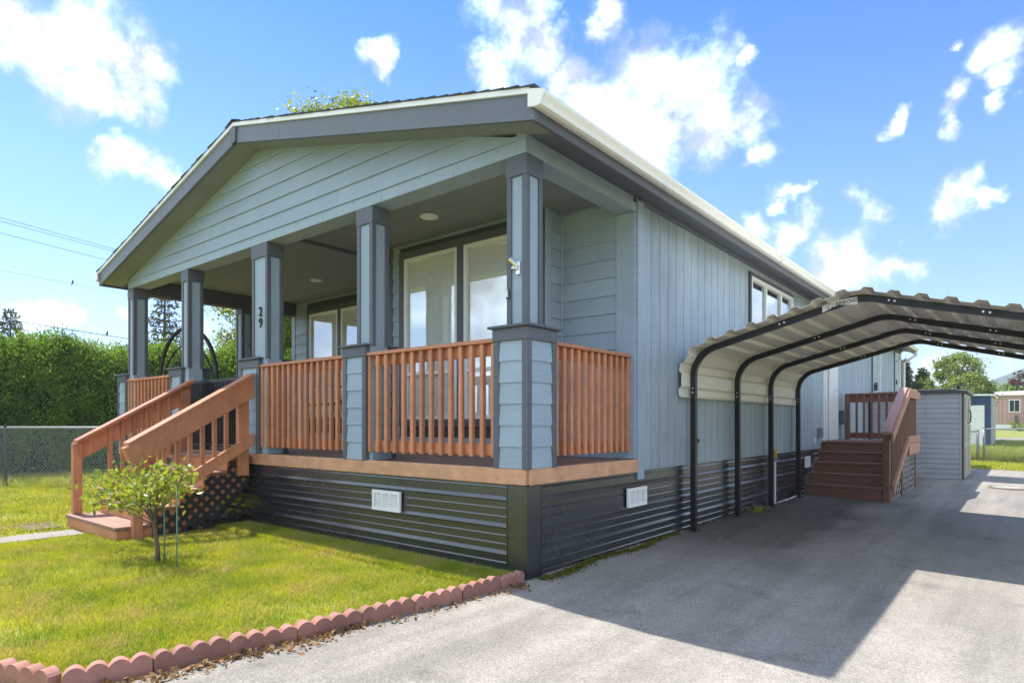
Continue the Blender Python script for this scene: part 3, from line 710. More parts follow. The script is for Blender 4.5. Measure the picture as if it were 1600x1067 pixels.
lap_wall('x', YB, XBl + .085, XBr - .085, DZ, 3.298, -1, ((W[0][0] - .085, W[1][1] + .085, wz0 - .085, wz1 + .085),))
for a0, a1 in W: window('x', YB, a0, a1, wz0, wz1, -1, rail=1.735)
trim_ring('x', YB, W[0][0], W[1][1], wz0, wz1, -1, .085, ((W[0][1], W[1][0]),))
for a0, a1 in ((XBl, XBl + .085), (XBr - .085, XBr)): part('corner_board', MB().box(a0, a1, YB - .022, YB + .0, DZ, 3.297, .003), 'trim', house)
# the return wall on the right and the recessed wall
part('corner_board', MB().box(XBr, XBr + .022, YB - .02, YB + .06, DZ, 3.297, .003), 'siding', house)
lap_wall('y', XBr, YB + .06, 1.655, DZ, 3.298, 1)
part('corner_board', MB().box(XBr + .001, XBr + .03, 1.656, 1.684, DZ, 3.297, .003), 'siding', house)
part('wall', MB().box(XBr, -.02, 1.688, 1.75, DZ - .05, 3.298), 'wallback', house)
lap_wall('x', 1.687, XBr + .03, -.205, DZ, 3.298, -1)
part('corner_board', MB().box(-.205, -.002, 1.664, 1.690, DZ + .002, 3.144, .003), 'siding', house)
# left wall of the porch
YL = 2.70; WL = [(-6.94, -6.11), (-6.02, -5.19)]
part('wall', MB().box(-7.49, XBl, YL + .10, YL + .14, DZ - .03, 3.298), 'wallback', house)
part('wall', MB().box(-7.49, XBl, YL + .001, YL + .095, DZ - .02, wz0 - .02).box(-7.49, XBl, YL + .001, YL + .095, 3.08, 3.298).box(-7.49, WL[0][0], YL + .001, YL + .095, wz0 - .02, 3.08).box(WL[1][1], XBl, YL + .001, YL + .095, wz0 - .02, 3.08).box(WL[0][1], WL[1][0], YL + .001, YL + .095, wz0 - .02, 3.08), 'wallback', house)
lap_wall('x', YL, -7.38, XBl - .02, DZ, 3.298, -1, ((WL[0][0] - .085, WL[1][1] + .085, wz0 - .085, 3.145),))
for a0, a1 in WL: window('x', YL, a0, a1, wz0, 3.06, -1, rail=1.735)
trim_ring('x', YL, WL[0][0], WL[1][1], wz0, 3.06, -1, .085, ((WL[0][1], WL[1][0]),))
part('corner_board', MB().box(-7.50, -7.385, YL - .022, YL + .0, DZ, 3.297, .003), 'siding', house)
# entry door on the return wall that faces away from the drive
part('entry_door', MB().box(XBl - .03, XBl + .0, 1.62, 2.52, DZ + .02, 2.90, .004), 'white', house)
part('handle', MB().tube([(XBl - .03, 1.70, 1.75), (XBl - .08, 1.70, 1.75), (XBl - .08, 1.80, 1.75)], .012, 8), 'chrome', bpy.data.objects['entry_door'])

# long side wall: grooved vertical planks
zs0, zs1 = .698, 3.236
part('wall', MB().box(-.06, -.022, 1.70, YE, .66, 3.30), 'wallback', house)
part('wall', MB().box(-7.50, -7.44, 2.84, YE, .60, 3.30).box(-7.44, -.06, YE - .05, YE, .60, 3.30), 'siding_v', house)
part('corner_board', MB().box(-.010, .022, 1.688, 1.806, .62, 3.33, .003), 'siding', house)
HO = [(4.78, 6.84, 1.95, 3.175), (8.66, 9.80, .80, 2.93), (13.35, 14.55, 1.55, 3.19), (16.62, 17.78, 1.55, 3.19)]
y = 1.808; pitch = .1905; cache = {}
def plank(y0, y1, z0, z1):
    key = (round(y1 - y0, 3), round(z1 - z0, 3))
    if key not in cache: cache[key] = MB().box(-.022, 0, 0, y1 - y0, 0, z1 - z0, .003).mesh('siding_plank', 'siding_v')
    inst('siding_plank', cache[key], (0, y0, z0), house)
while y < YE - .02:
    y0, y1 = y, min(y + pitch - .012, YE); y += pitch
    cuts = [h_ for h_ in HO if h_[0] < y1 and h_[1] > y0]
    if not cuts: plank(y0, y1, zs0, zs1); continue
    h_ = cuts[0]
    if h_[2] > zs0 + .12: plank(y0, y1, zs0, h_[2])
    plank(y0, y1, h_[3], zs1)
    if y0 < h_[0] - .02: plank(y0, h_[0], max(h_[2], zs0), h_[3])
    if y1 > h_[1] + .02: plank(h_[1], y1, max(h_[2], zs0), h_[3])
part('frieze_board', MB().box(-.012, .016, 1.81, YE, 3.238, 3.275, .003).box(.0, .05, 1.69, YE, 3.244, 3.262), 'trim', house)
def side_window(y0, y1, z0, z1, splits, glass, left_trim=.05):
    window('y', .0, y0, y1, z0, z1, 1, splits, None, None, glass, .034)
    part('window_trim', MB().box(-.015, .024, y0 - left_trim, y0, z0 - .06, z1 + .05, .003), 'trim', house)
    part('window_trim', MB().box(-.015, .018, y1, y1 + .035, z0 - .06, z1 + .05, .003), 'trim', house)
    part('window_trim', MB().box(-.015, .020, y0, y1, z1, z1 + .05, .003), 'trim', house)
    part('window_trim', MB().box(-.015, .020, y0, y1, z0 - .06, z0, .003), 'trim', house)
side_window(4.86, 6.79, 2.02, 3.115, (5.50, 6.20), 'glass')
side_window(13.45, 14.50, 1.62, 3.13, (), 'glass2', .09)
side_window(16.72, 17.74, 1.62, 3.13, (), 'glass2', .09)
# side door
part('door_casing', MB().box(-.02, .03, 8.67, 8.76, .80, 2.92, .003).box(-.02, .03, 9.70, 9.79, .80, 2.92, .003).box(-.02, .03, 8.76, 9.70, 2.84, 2.92, .003), 'white', house)
sdr = part('side_door', MB().box(-.035, -.008, 8.97, 9.70, .84, 2.84, .003).box(.0, .028, 9.14, 9.70, .84, 2.84, .003), 'white', house)
part('door_jamb', MB().box(-.055, -.04, 8.76, 9.70, .84, 2.84), 'trim', house)
part('handle', MB().tube([(.028, 9.64, 1.78), (.075, 9.64, 1.78), (.075, 9.55, 1.78)], .011, 8), 'chrome', sdr)
part('threshold', MB().box(-.03, .05, 8.74, 9.72, .80, .838), 'galv', house)
ob = part('outlet_box', MB().box(.0, .06, 8.33, 8.47, .90, 1.07, .006).box(.06, .075, 8.34, 8.46, .91, 1.06, .004), 'galv', house)
part('wall_lamp', MB().box(0, .10, 9.98, 10.10, 1.12, 1.40, .01), 'trim', house)
part('hose_bib', MB().tube([(0, 3.02, .96), (.06, 3.02, .96)], .018, 8).tube([(.03, 3.02, .96), (.03, 3.02, .93)], .022, 8), 'blackmetal', house)
part('wall_socket', MB().box(0, .012, 8.10, 8.18, .80, .90, .003), 'white', house)

# porch railings: balusters outside two rails, a flat cap on top
def railing(axis_, plane, a0, a1, sgn, n, ztop=1.80, zbot=.885):
    def B(mb, p0, p1, d0, d1, q0, q1, c=.004):
        d0, d1 = plane + sgn * d0, plane + sgn * d1
        return mb.box(p0, p1, d0, d1, q0, q1, c) if axis_ == 'x' else mb.box(d0, d1, p0, p1, q0, q1, c)
    r = part('porch_railing', B(MB(), a0, a1, -.035, .0, zbot + .012, zbot + .105), 'wood', house)
    part('top_rail', B(MB(), a0, a1, -.035, .0, ztop - .125, ztop - .032), 'wood', r)
    part('cap_rail', B(MB(), a0, a1, -.05, .052, ztop - .032, ztop), 'wood', r)
    me = B(MB(), -.019, .019, .001, .040, zbot, ztop - .033).mesh('baluster', 'wood')
    for i in range(n):
        p = a0 + .024 + (a1 - a0 - .048) * i / (n - 1)
        inst('baluster', me, (p, 0, 0) if axis_ == 'x' else (0, p, 0), r)
    return r
railing('x', .03, -1.850, -.30, -1, 14)
railing('x', .03, -3.738, -2.197, -1, 15)
railing('x', .03, -7.538, -6.042, -1, 13)
railing('y', -.09, .342, 1.662, 1, 13)
railing('y', -7.55, .342, 1.60, -1, 12)

# ------------------------------------------------------------------ FRONT STAIRS
SX0, SX1 = -5.335, -3.870
fs = thing('front_stairs', 'redwood stained front steps with sloped handrails and black lattice side', 'stairs', (-4.7, -.7, 0))
TR = [(.797, -.303, -.030), (.628, -.555, -.303), (.460, -.805, -.555), (.306, -1.085, -.805)]    # top z, front y, back y
for z, ya, yb in TR:
    part('tread', MB().box(SX0 + .03, SX1 - .03, ya - .022, ya + .118, z - .034, z, .005), 'woodtop', fs)
    part('tread', MB().box(SX0 + .03, SX1 - .03, ya + .124, yb - .004, z - .034, z, .005), 'woodtop', fs)
    part('riser', MB().box(SX0 + .035, SX1 - .035, ya, ya + .02, z - .170, z - .035, .003), 'wood', fs)
part('tread', MB().box(-5.36, -3.905, -1.395, -1.235, .112, .148, .005), 'woodtop', fs)
part('tread', MB().box(-5.36, -3.905, -1.229, -1.07, .112, .148, .005), 'woodtop', fs)
part('riser', MB().box(-5.35, -3.915, -1.380, -1.358, -.03, .111, .004), 'wood', fs)
part('riser', MB().box(-5.35, -5.33, -1.357, -1.05, -.03, .111, .004), 'wood', fs)
part('riser', MB().box(-3.935, -3.915, -1.357, -1.05, -.03, .111, .004), 'wood', fs)
for xs_ in (SX0 + .045, SX1 - .085):
    mb = MB(); mb.prism([(-1.06, .0), (-1.055, .265), (-.78, .265), (-.78, .425), (-.53, .425), (-.53, .592), (-.28, .592), (-.28, .76), (-.045, .76), (-.045, .50), (-.84, .0)], 'x', xs_, xs_ + .04)
    part('stringer', mb, 'wood', fs)
SLR = .588
def zr(y): return 1.709 + SLR * (y + .045)
def srail(x, sgn, base, post_y, top_y=-.050):
    mb = MB(); ya, yb = -1.315, top_y
    mb.prism([(ya, zr(ya) - .034), (yb, zr(yb) - .034), (yb, zr(yb)), (ya, zr(ya))], 'x', x - .075, x + .075); part('handrail', mb, 'wood', fs)
    xo = x + sgn * .047
    mb = MB(); mb.prism([(ya + .035, zr(ya) - .235), (yb, zr(yb) - .270), (yb, zr(yb) - .036), (ya - .005, zr(ya) - .036)], 'x', xo - .018, xo + .018); part('rail_board', mb, 'wood', fs)
    mb = MB(); mb.prism([(ya + .004, zr(ya) - .036), (ya - .03, zr(ya) - .052), (ya + .028, zr(ya) - .20), (ya + .034, zr(ya) - .20)], 'x', x - .045, x + .045); part('brace_block', mb, 'wood', fs)
    mb = MB(); yc = -1.09
    mb.prism([(yc, zr(yc) - .80), (yb, zr(yb) - .80), (yb, zr(yb) - .665), (yc, zr(yc) - .665)], 'x', xo - .018, xo + .018); part('bottom_board', mb, 'wood', fs)
    part('post', MB().box(x - .045, x + .025, post_y - .045, post_y + .045, base, zr(post_y) - .037, .005), 'wood', fs)
    part('post', MB().box(x - .045, x + .025, -.205, -.085, .570, zr(-.20) - .04, .005), 'wood', fs)
    for i in range(7):
        yy_ = -1.09 + .118 + i * .127
        if -.235 < yy_: continue
        mb = MB(); xi = x + sgn * .006
        mb.prism([(yy_ - .019, zr(yy_ - .019) - .80), (yy_ + .019, zr(yy_ + .019) - .80), (yy_ + .019, zr(yy_ + .019) - .036), (yy_ - .019, zr(yy_ - .019) - .036)], 'x', xi - .019, xi + .019)
        part('baluster', mb, 'wood', fs)
srail(-3.862, 1, -.02, -1.215)
srail(-5.305, -1, .149, -1.30)
# lattice: two layers of crossed strips, clipped to the shape of the steps
def clip_strip(poly_in, p, d, hw):
    """strip centre line p + t d, clipped to polygon; returns (t0, t1) spans"""
    ts = []
    n = len(poly_in)
    for i in range(n):
        a, b = poly_in[i], poly_in[(i + 1) % n]
        ex, ey = b[0] - a[0], b[1] - a[1]; den = d[0] * ey - d[1] * ex
        if abs(den) < 1e-9: continue
        t = ((a[0] - p[0]) * ey - (a[1] - p[1]) * ex) / den; u = ((a[0] - p[0]) * d[1] - (a[1] - p[1]) * d[0]) / den
        if -1e-9 <= u < 1: ts.append(t)
    ts.sort(); return list(zip(ts[::2], ts[1::2]))
def lattice(parent, m, poly, conv, pitch, hw, th, dirs=((.7071, .7071), (.7071, -.7071)), origin=(0, 0)):
    for k, d in enumerate(dirs):
        nrm = (-d[1], d[0]); pr = [q[0] * nrm[0] + q[1] * nrm[1] for q in poly]
        c = math.floor(min(pr) / pitch) * pitch
        while c < max(pr):
            p = (nrm[0] * c, nrm[1] * c)
            for t0, t1 in clip_strip(poly, p, d, hw):
                if t1 - t0 < .03: continue
                a = [(p[0] + d[0] * t + nrm[0] * s * hw, p[1] + d[1] * t + nrm[1] * s * hw) for t, s in ((t0, -1), (t1, -1), (t1, 1), (t0, 1))]
                mb = MB(); lo = k * th + k * .0006; vs = [conv(q, lo) for q in a] + [conv(q, lo + th) for q in a]
                mb.add(vs, [(0, 1, 2, 3), (7, 6, 5, 4), (0, 4, 5, 1), (1, 5, 6, 2), (2, 6, 7, 3), (3, 7, 4, 0)]); part('lattice_strip', mb, m, parent)
            c += pitch
lattice(fs, 'lattice', [(-1.05, -.02), (-1.05, .10), (-1.04, .255), (-.79, .255), (-.79, .41), (-.54, .41), (-.54, .58), (-.29, .58), (-.29, .75), (-.05, .75), (-.05, .50), (-.57, -.02)],
        lambda q, t: (SX1 - .040 + t, q[0], q[1]), .082, .019, .008)
lattice(fs, 'lattice', [(-.57, -.02), (-.05, .50), (-.05, -.02)], lambda q, t: (SX1 - .075 + t, q[0], q[1]), .092, .016, .008, ((.7071, .7071),))

gate = thing('metal_gate', 'black metal picket gate at the top of the front steps', 'gate', (-4.95, .02, DZ))
gx0, gx1 = -5.66, -4.19
part('frame', MB().box(gx0, gx1, .035, .062, 1.655, 1.692, .004).box(gx0, gx1, .035, .062, .86, .89, .004).box(gx0, gx0 + .03, .036, .061, .89, 1.655, .003).box(gx1 - .03, gx1, .036, .061, .89, 1.655, .003), 'blackmetal', gate)
me = MB().box(-.008, .008, -.008, .008, -.38, .38).mesh('picket', 'blackmetal')
n = 31
for i in range(n): inst('picket', me, (gx0 + .06 + (gx1 - gx0 - .12) * i / (n - 1) + 4.95, .028, 1.2725 - DZ), gate)
part('latch', MB().box(gx0 - .012, gx0 + .03, .015, .034, 1.50, 1.56, .004).tube([(gx0 + .01, .02, 1.55), (gx0 + .01, -.02, 1.58)], .010, 6), 'blackmetal', gate)

# ------------------------------------------------------------------ SIDE STAIRS with landing
ss = thing('side_stairs', 'dark brown wooden side steps and landing with railings by the side door', 'stairs', (.65, 8.5, -.05))
zg = -.05
x0, x1 = .045, 1.15
for k in range(5):
    zt = .835 - (4 - k) * .167; ya = 7.30 + .30 * k
    zb_ = zg - .05 if k == 0 else zt - .167
    part('riser', MB().box(x0, x1, ya + .012, ya + .032, zb_, zt - .036, .003), 'stairbrown', ss)
    if k < 4: part('tread', MB().box(x0, x1, ya - .005, ya + .31, zt - .035, zt, .006), 'stairbrown', ss)
for i in range(12): part('landing_board', MB().box(x0, 1.26, 8.495 + .152 * i, 8.495 + .152 * i + .147, .80, .835, .005), 'stairbrown', ss)
part('rim_board', MB().box(1.262, 1.30, 9.05, 10.35, .60, .80, .004), 'railbrown', ss)
part('rim_board', MB().box(1.265, 1.305, 9.05, 10.36, .805, .93, .004), 'railbrown', ss)
yE = 10.30; XR_ = 1.255
def post(y, z0, z1, x=XR_ - .045, w_=.092): part('post', MB().box(x - w_ / 2, x + w_ / 2, y - w_ / 2, y + w_ / 2, z0, z1, .005), 'stairbrown', ss)
post(7.345, -.10, .985); post(8.62, -.12, .80); post(10.25, -.12, 1.70); post(10.25, .0, 1.70, .10)
zs_ = lambda y: 1.005 + .72 * (y - 7.33) / 1.72 if y < 9.05 else 1.725
mb = MB(); mb.prism([(7.27, zs_(7.27)), (9.05, 1.725), (9.05, 1.765), (7.27, zs_(7.27) + .04)], 'x', XR_ - .105, XR_ + .012); part('handrail', mb, 'railpink', ss)
part('handrail', MB().box(XR_ - .105, XR_ + .012, 9.052, 10.34, 1.727, 1.765, .004), 'railpink', ss)
mb = MB(); mb.prism([(7.30, zs_(7.30) - .135), (9.05, 1.59), (9.05, 1.724), (7.30, zs_(7.30) - .001)], 'x', XR_ + .014, XR_ + .05); part('rail_board', mb, 'railbrown', ss)
part('rail_board', MB().box(XR_ + .014, XR_ + .05, 9.052, 10.36, 1.59, 1.724, .004), 'railbrown', ss)
mb = MB(); mb.prism([(7.40, .06), (9.04, .805), (9.04, .93), (7.40, .205)], 'x', XR_ + .014, XR_ + .05); part('bottom_board', mb, 'railbrown', ss)
for i in range(19):
    yy_ = 7.47 + i * .150
    if yy_ > 10.2: break
    zl = .15 + (yy_ - 7.40) * .452 if yy_ < 9.05 else .86
    part('baluster', MB().box(XR_ - .026, XR_ + .012, yy_ - .019, yy_ + .019, zl, zs_(yy_) - .02, .003), 'stairbrown', ss)
part('cap_rail', MB().box(.055, 1.15, 10.22, 10.34, 1.702, 1.735, .004), 'stairbrown', ss)
part('top_rail', MB().box(.147, 1.16, 10.262, 10.298, 1.56, 1.700, .004), 'stairbrown', ss)
part('bottom_rail', MB().box(.147, 1.16, 10.262, 10.298, .855, .965, .004), 'stairbrown', ss)
for i in range(7): part('baluster', MB().box(.245 + .128 * i, .287 + .128 * i, 10.222, 10.260, .845, 1.701, .003), 'stairbrown', ss)
lattice(ss, 'latticegray', [(7.45, -.07), (7.45, .07), (8.56, .57), (8.56, -.08)], lambda q, t: (XR_ - .03 + t, q[0], q[1]), .135, .017, .007)
lattice(ss, 'latticegray', [(8.68, -.09), (8.68, .60), (10.20, .60), (10.20, -.09)], lambda q, t: (XR_ - .03 + t, q[0], q[1]), .135, .017, .007)

# ------------------------------------------------------------------ CARPORT
cp = thing('carport', 'carport with black tube frames and curved cream ribbed steel roof beside the house', 'carport', (1.67, 4.9, -.05))
def arc_path(inset):
    """frame centre line from the left foot to the ridge"""
    r = .30; xl = .088; sl = math.atan(.262)
    pts = [(xl, -.03), (xl, .6), (xl, 1.2), (xl, 1.655)]
    cx_, cz_ = xl + r, 1.655
    for k in range(1, 9):
        a = math.pi - (math.pi / 2 - sl) * k / 8; pts.append((cx_ + r * math.cos(a), cz_ + r * math.sin(a)))
    bx, bz = pts[-1]; ex = 1.50; pts.append((ex, bz + (ex - bx) * math.tan(sl))); zt = pts[-1][1]
    for k in range(1, 4):
        t = k / 3; pts.append((ex + (1.67 - ex) * t, zt + .034 * (1 - (1 - t) ** 2)))
    return pts
LP = arc_path(0); PATH = LP + [(3.34 - x, z) for x, z in LP[-2::-1]]
def off_path(P, d):
    out = []
    for i, (x, z) in enumerate(P):
        a = P[max(i - 1, 0)]; b = P[min(i + 1, len(P) - 1)]; tx, tz = b[0] - a[0], b[1] - a[1]; l = math.hypot(tx, tz)
        out.append((x - tz / l * d, z + tx / l * d))
    return out
FY = [2.81, 4.14, 5.45, 6.80]
inn, outp = off_path(PATH, -.029), off_path(PATH, .029)
for yf in FY:
    mb = MB(); n = len(PATH); hw = .027
    vs = [(x, yf - hw, z) for x, z in inn] + [(x, yf - hw, z) for x, z in outp] + [(x, yf + hw, z) for x, z in inn] + [(x, yf + hw, z) for x, z in outp]
    fs_ = []
    for i in range(n - 1):
        fs_ += [(i, i + 1, n + i + 1, n + i), (2 * n + i, 3 * n + i, 3 * n + i + 1, 2 * n + i + 1), (i, 2 * n + i, 2 * n + i + 1, i + 1), (n + i, n + i + 1, 3 * n + i + 1, 3 * n + i)]
    fs_ += [(0, n, 3 * n, 2 * n), (n - 1, 3 * n - 1, 4 * n - 1, 2 * n - 1)]
    mb.add(vs, fs_); fr = part('frame', mb, 'blackmetal', cp)
    part('foot_plate', MB().box(.03, .145, yf - .06, yf + .06, -.012, .006), 'blackmetal', fr)
    part('foot_plate', MB().box(3.34 - .145, 3.34 - .03, yf - .06, yf + .06, -.14, -.12), 'blackmetal', fr)
    for bx in ((.088, 1.50), (1.00, None), (1.93, None), (2.60, None)):
        for s in (-.022, .022):
            if bx[1]: c0 = (bx[0], yf - .03, bx[1] + s)
            else:
                xx = bx[0] + s; xm = xx if xx <= 1.67 else 3.34 - xx; zz = LP[-4][1] + (xm - 1.50) * .262; c0 = (xx, yf - .03, zz)
            part('bolt', MB().tube([c0, (c0[0], c0[1] - .006, c0[2])], .009, 6), 'bolt', fr)
# ribbed sheet, ribs run front to back
dens = []
base = off_path(PATH, .031)
i0 = 0
while base[i0][1] < 1.42: i0 += 1
base = [(base[0][0], 1.42)] + base[i0:len(base) - i0] + [(3.34 - base[0][0], 1.42)]
ln = [0]
for a, b in zip(base, base[1:]): ln.append(ln[-1] + math.hypot(b[0] - a[0], b[1] - a[1]))
def at_s(s):
    for i in range(len(base) - 1):
        if ln[i] <= s <= ln[i + 1] + 1e-9:
            t = (s - ln[i]) / (ln[i + 1] - ln[i]); a, b = base[i], base[i + 1]; tx, tz = (b[0] - a[0]), (b[1] - a[1]); l = math.hypot(tx, tz)
            return (a[0] + tx * t, a[1] + tz * t, -tz / l, tx / l)
NR = 20; P_ = ln[-1] / NR; ss_ = []
for k in range(NR):
    c = (k + .5) * P_
    if k == 0: c = .06
    ss_ += [(c - .058, 0), (c - .034, .030), (c + .034, .030), (c + .058, 0)]
ss_ = [(max(s, 0), h_) for s, h_ in ss_ if s < ln[-1]] + [(ln[-1], 0)]
ss_.sort()
lo, hi = [], []
for s, h_ in ss_:
    x, z, nx, nz = at_s(s); lo.append((x + nx * h_, z + nz * h_)); hi.append((x + nx * (h_ + .004), z + nz * (h_ + .004)))
EYS = [2.57, 4.05, 5.53, 7.02]
for ya, yb in zip(EYS, EYS[1:]):
    mb = MB(); n = len(lo); ya2 = ya; yb2 = yb - .003
    vs = [(x, ya2, z) for x, z in lo] + [(x, ya2, z) for x, z in hi] + [(x, yb2, z) for x, z in lo] + [(x, yb2, z) for x, z in hi]
    ff = []
    for i in range(n - 1): ff += [(i, i + 1, n + i + 1, n + i), (2 * n + i, 3 * n + i, 3 * n + i + 1, 2 * n + i + 1), (i, 2 * n + i, 2 * n + i + 1, i + 1), (n + i, n + i + 1, 3 * n + i + 1, 3 * n + i)]
    ff += [(0, n, 3 * n, 2 * n), (n - 1, 3 * n - 1, 4 * n - 1, 2 * n - 1)]
    mb.add(vs, ff); part('roof_sheet', mb, 'sheet', cp)
# name plate
mb = MB(); yp = 2.778
zc = lambda x: LP[-4][1] + (min(x, 3.34 - x) - 1.5) * .262
pts = [(1.365, zc(1.365) - .035), (1.50, zc(1.5) - .012), (1.66, 2.231), (1.66, 2.300), (1.58, 2.297), (1.48, zc(1.48) + .035), (1.365, zc(1.365) + .026)]
mb.prism(pts, 'y', yp - .004, yp); pl = part('name_plate', mb, 'white', cp)
tm = text_mesh('ARROW', .050, .0015, 'dark'); o = inst('lettering', tm, (1.568 - 1.67, yp - .0058 - 4.9, 2.262 + .05), pl); o.rotation_euler = (R(90), R(-6), 0)
part('emblem', MB().beam((1.400, yp - .006, 2.236), (1.432, yp - .006, 2.262), .002, .007, (0, 1, 0)).beam((1.432, yp - .006, 2.262), (1.468, yp - .006, 2.252), .002, .007, (0, 1, 0)).box(1.412, 1.424, yp - .007, yp - .0045, 2.216, 2.229).box(1.445, 1.457, yp - .007, yp - .0045, 2.222, 2.235), 'dark', pl)

# ------------------------------------------------------------------ SHED
sh = thing('garden_shed', 'grey plastic lap sided garden shed with tan doors beside the drive', 'shed', (.95, 13.7, -.06))
sx0, sx1, sy0, sy1 = .06, 1.83, 12.92, 14.7
part('shell', MB().box(sx0 + .02, sx1 - .05, sy0 + .02, sy1, -.10, 1.80), 'shedgray', sh)
z = -.06; rows = 17; hh = 1.86 / rows
for k in range(rows):
    z0, z1 = -.06 + k * hh, -.06 + (k + 1) * hh
    for a0, a1 in ((sx0, 1.125), (1.135, 1.735)):
        part('wall_lap', MB().prism([(sy0 + .02, z0), (sy0, z0 + .008), (sy0 + .003, z0 + .022), (sy0 + .010, z1), (sy0 + .02, z1)], 'x', a0, a1), 'shedgray', sh)
part('corner_post', MB().box(1.736, 1.775, sy0 - .004, sy0 + .03, -.06, 1.80, .004), 'shedgray', sh)
part('door_gap', MB().box(1.776, 1.815, sy0 + .005, sy0 + .05, -.06, 1.80), 'sheddark', sh)
for y0, y1 in ((sy0 + .03, sy0 + .87), (sy0 + .88, sy1)):
    d = part('shed_door', MB().box(1.785, 1.83, y0, y1, -.04, 1.79, .006), 'shedtan', sh)
    for q0, q1 in ((.05, .62), (.75, 1.12), (1.22, 1.70)):
        part('door_panel', MB().box(1.83, 1.845, y0 + .12, y1 - .12, q0, q1, .006), 'shedtan', d)
part('handle', MB().tube([(1.83, sy0 + .82, 1.15), (1.885, sy0 + .82, 1.18), (1.895, sy0 + .82, 1.30), (1.885, sy0 + .82, 1.42), (1.83, sy0 + .82, 1.45)], .012, 8), 'blackmetal', sh)
mb = MB(); mb.prism([(sx0 - .02, 1.80), (sx1 + .05, 1.80), (sx1 + .055, 1.835), (1.55, 1.885), (sx0 - .02, 1.84)], 'y', sy0 - .05, sy1 + .05); part('shed_roof', mb, 'sheddark', sh)
mb = MB(); mb.prism([(sx0 - .02, 1.842), (1.55, 1.888), (sx1 + .058, 1.838), (sx1 + .058, 1.855), (1.55, 1.902), (sx0 - .02, 1.858)], 'y', sy0 - .04, sy1 + .05); part('roof_skin', mb, 'shedgray', sh)

# ------------------------------------------------------------------ scalloped edging blocks
def edging_mesh(L_, chip=0):
    mb = MB(); n = 4; wS = L_ / n; h0, h1, th = .070, .098, .058; nseg = 8; top = []
    for k in range(n):
        for i in range(nseg + (1 if k == n - 1 else 0)):
            t = i / nseg; top.append((k * wS + wS * t, h0 + (h1 - h0) * (math.sin(math.pi * t) ** .75)))
    vs = [(x, 0, z) for x, z in top] + [(x, th, z) for x, z in top] + [(x, 0, -.07) for x, z in top] + [(x, th, -.07) for x, z in top]
    m_ = len(top); ff = []
    for i in range(m_ - 1): ff += [(i, i + 1, m_ + i + 1, m_ + i), (2 * m_ + i, 2 * m_ + i + 1, i + 1, i), (m_ + i, m_ + i + 1, 3 * m_ + i + 1, 3 * m_ + i)]
    ff += [(0, m_, 3 * m_, 2 * m_), (m_ - 1, 3 * m_ - 1, 4 * m_ - 1, 2 * m_ - 1)]
    mb.add(vs, ff); me = mb.mesh('edging_block', 'edging'); return me
ED = [(.030, -.055), (.050, -.34), (.030, -.70), (-.015, -1.07), (-.075, -1.42), (-.125, -1.80), (-.195, -2.13), (-.240, -2.46), (-.335, -2.79)]
ordn = ['nearest the house corner', 'second from the house corner', 'third from the house corner', 'fourth from the house corner', 'fifth from the house corner', 'sixth from the house corner', 'seventh from the house corner', 'last before the bend of the border']
for i, (a, b) in enumerate(zip(ED, ED[1:])):
    L_ = math.hypot(b[0] - a[0], b[1] - a[1])
    o = link('edging_block', edging_mesh(L_ - .008)); o.location = (a[0], a[1], drive_z(0) - rnd.uniform(.0, .006) - (.016 if i == 0 else 0))
    # outer face towards the drive: local -y side points to +x
    ang = math.atan2(b[1] - a[1], b[0] - a[0]); o.rotation_euler = (rnd.uniform(-.07, .07), rnd.uniform(-.02, .02), ang + math.pi)
    o.location = (b[0], b[1], o.location[2]); o.rotation_euler[2] = math.atan2(a[1] - b[1], a[0] - b[0]) + rnd.uniform(-.025, .025)
    tag(o, 'red scalloped edging block along the drive, ' + ordn[i], 'edging block', 'scalloped edging blocks round the lawn')
ED2 = [(-.37, -2.83), (-.72, -2.955), (-1.06, -3.07), (-1.40, -3.18)]
ord2 = ['just past the bend', 'second past the bend', 'third past the bend']
for i, (a, b) in enumerate(zip(ED2, ED2[1:])):
    L_ = math.hypot(b[0] - a[0], b[1] - a[1])
    o = link('edging_block', edging_mesh(L_ - .008)); o.location = (b[0], b[1], -.012 * i - .004)
    o.rotation_euler = (rnd.uniform(-.05, .05), rnd.uniform(-.02, .02), math.atan2(a[1] - b[1], a[0] - b[0]))
    tag(o, 'red scalloped edging block at the left end of the border, ' + ord2[i], 'edging block', 'scalloped edging blocks round the lawn')

# manhole in the drive
mh = thing('manhole_cover', 'round pale concrete cover set in the sunlit drive', 'manhole', (2.60, 11.55, drive_z(2.6)))
zc_ = drive_z(2.6)
part('ring', MB().tube([(2.6, 11.55, zc_ - .02), (2.6, 11.55, zc_ + .012)], .46, 28), 'soil', mh)
part('lid', MB().tube([(2.6, 11.55, zc_), (2.6, 11.55, zc_ + .022)], .26, 24), 'lid', mh)

# standpipe by the third post
sp = thing('standpipe', 'white standpipe with yellow handled valve between the carport posts', 'standpipe', (.05, 5.75, -.01))
part('pipe', MB().tube([(.055, 5.73, -.05), (.05, 5.75, .62)], .017, 8), 'pvc', sp)
vb = part('valve', MB().tube([(.05, 5.75, .60), (.05, 5.75, .70)], .026, 8).tube([(.05, 5.75, .66), (.10, 5.74, .63)], .016, 8), 'galv', sp)
part('handle', MB().beam((.055, 5.72, .66), (.052, 5.75, .76), .045, .05, (1, 0, 0), .006), 'yellow', sp)
hs = [(.07, 5.78, -.005), (.06, 6.05, .004), (.075, 6.35, .004), (.06, 6.62, .008), (.075, 6.88, .02)]
single('garden_hose', MB().tube(hs, .011, 6), 'pvc', 'white hose lying along the foot of the black skirting', 'hose', (.07, 6.3, 0))

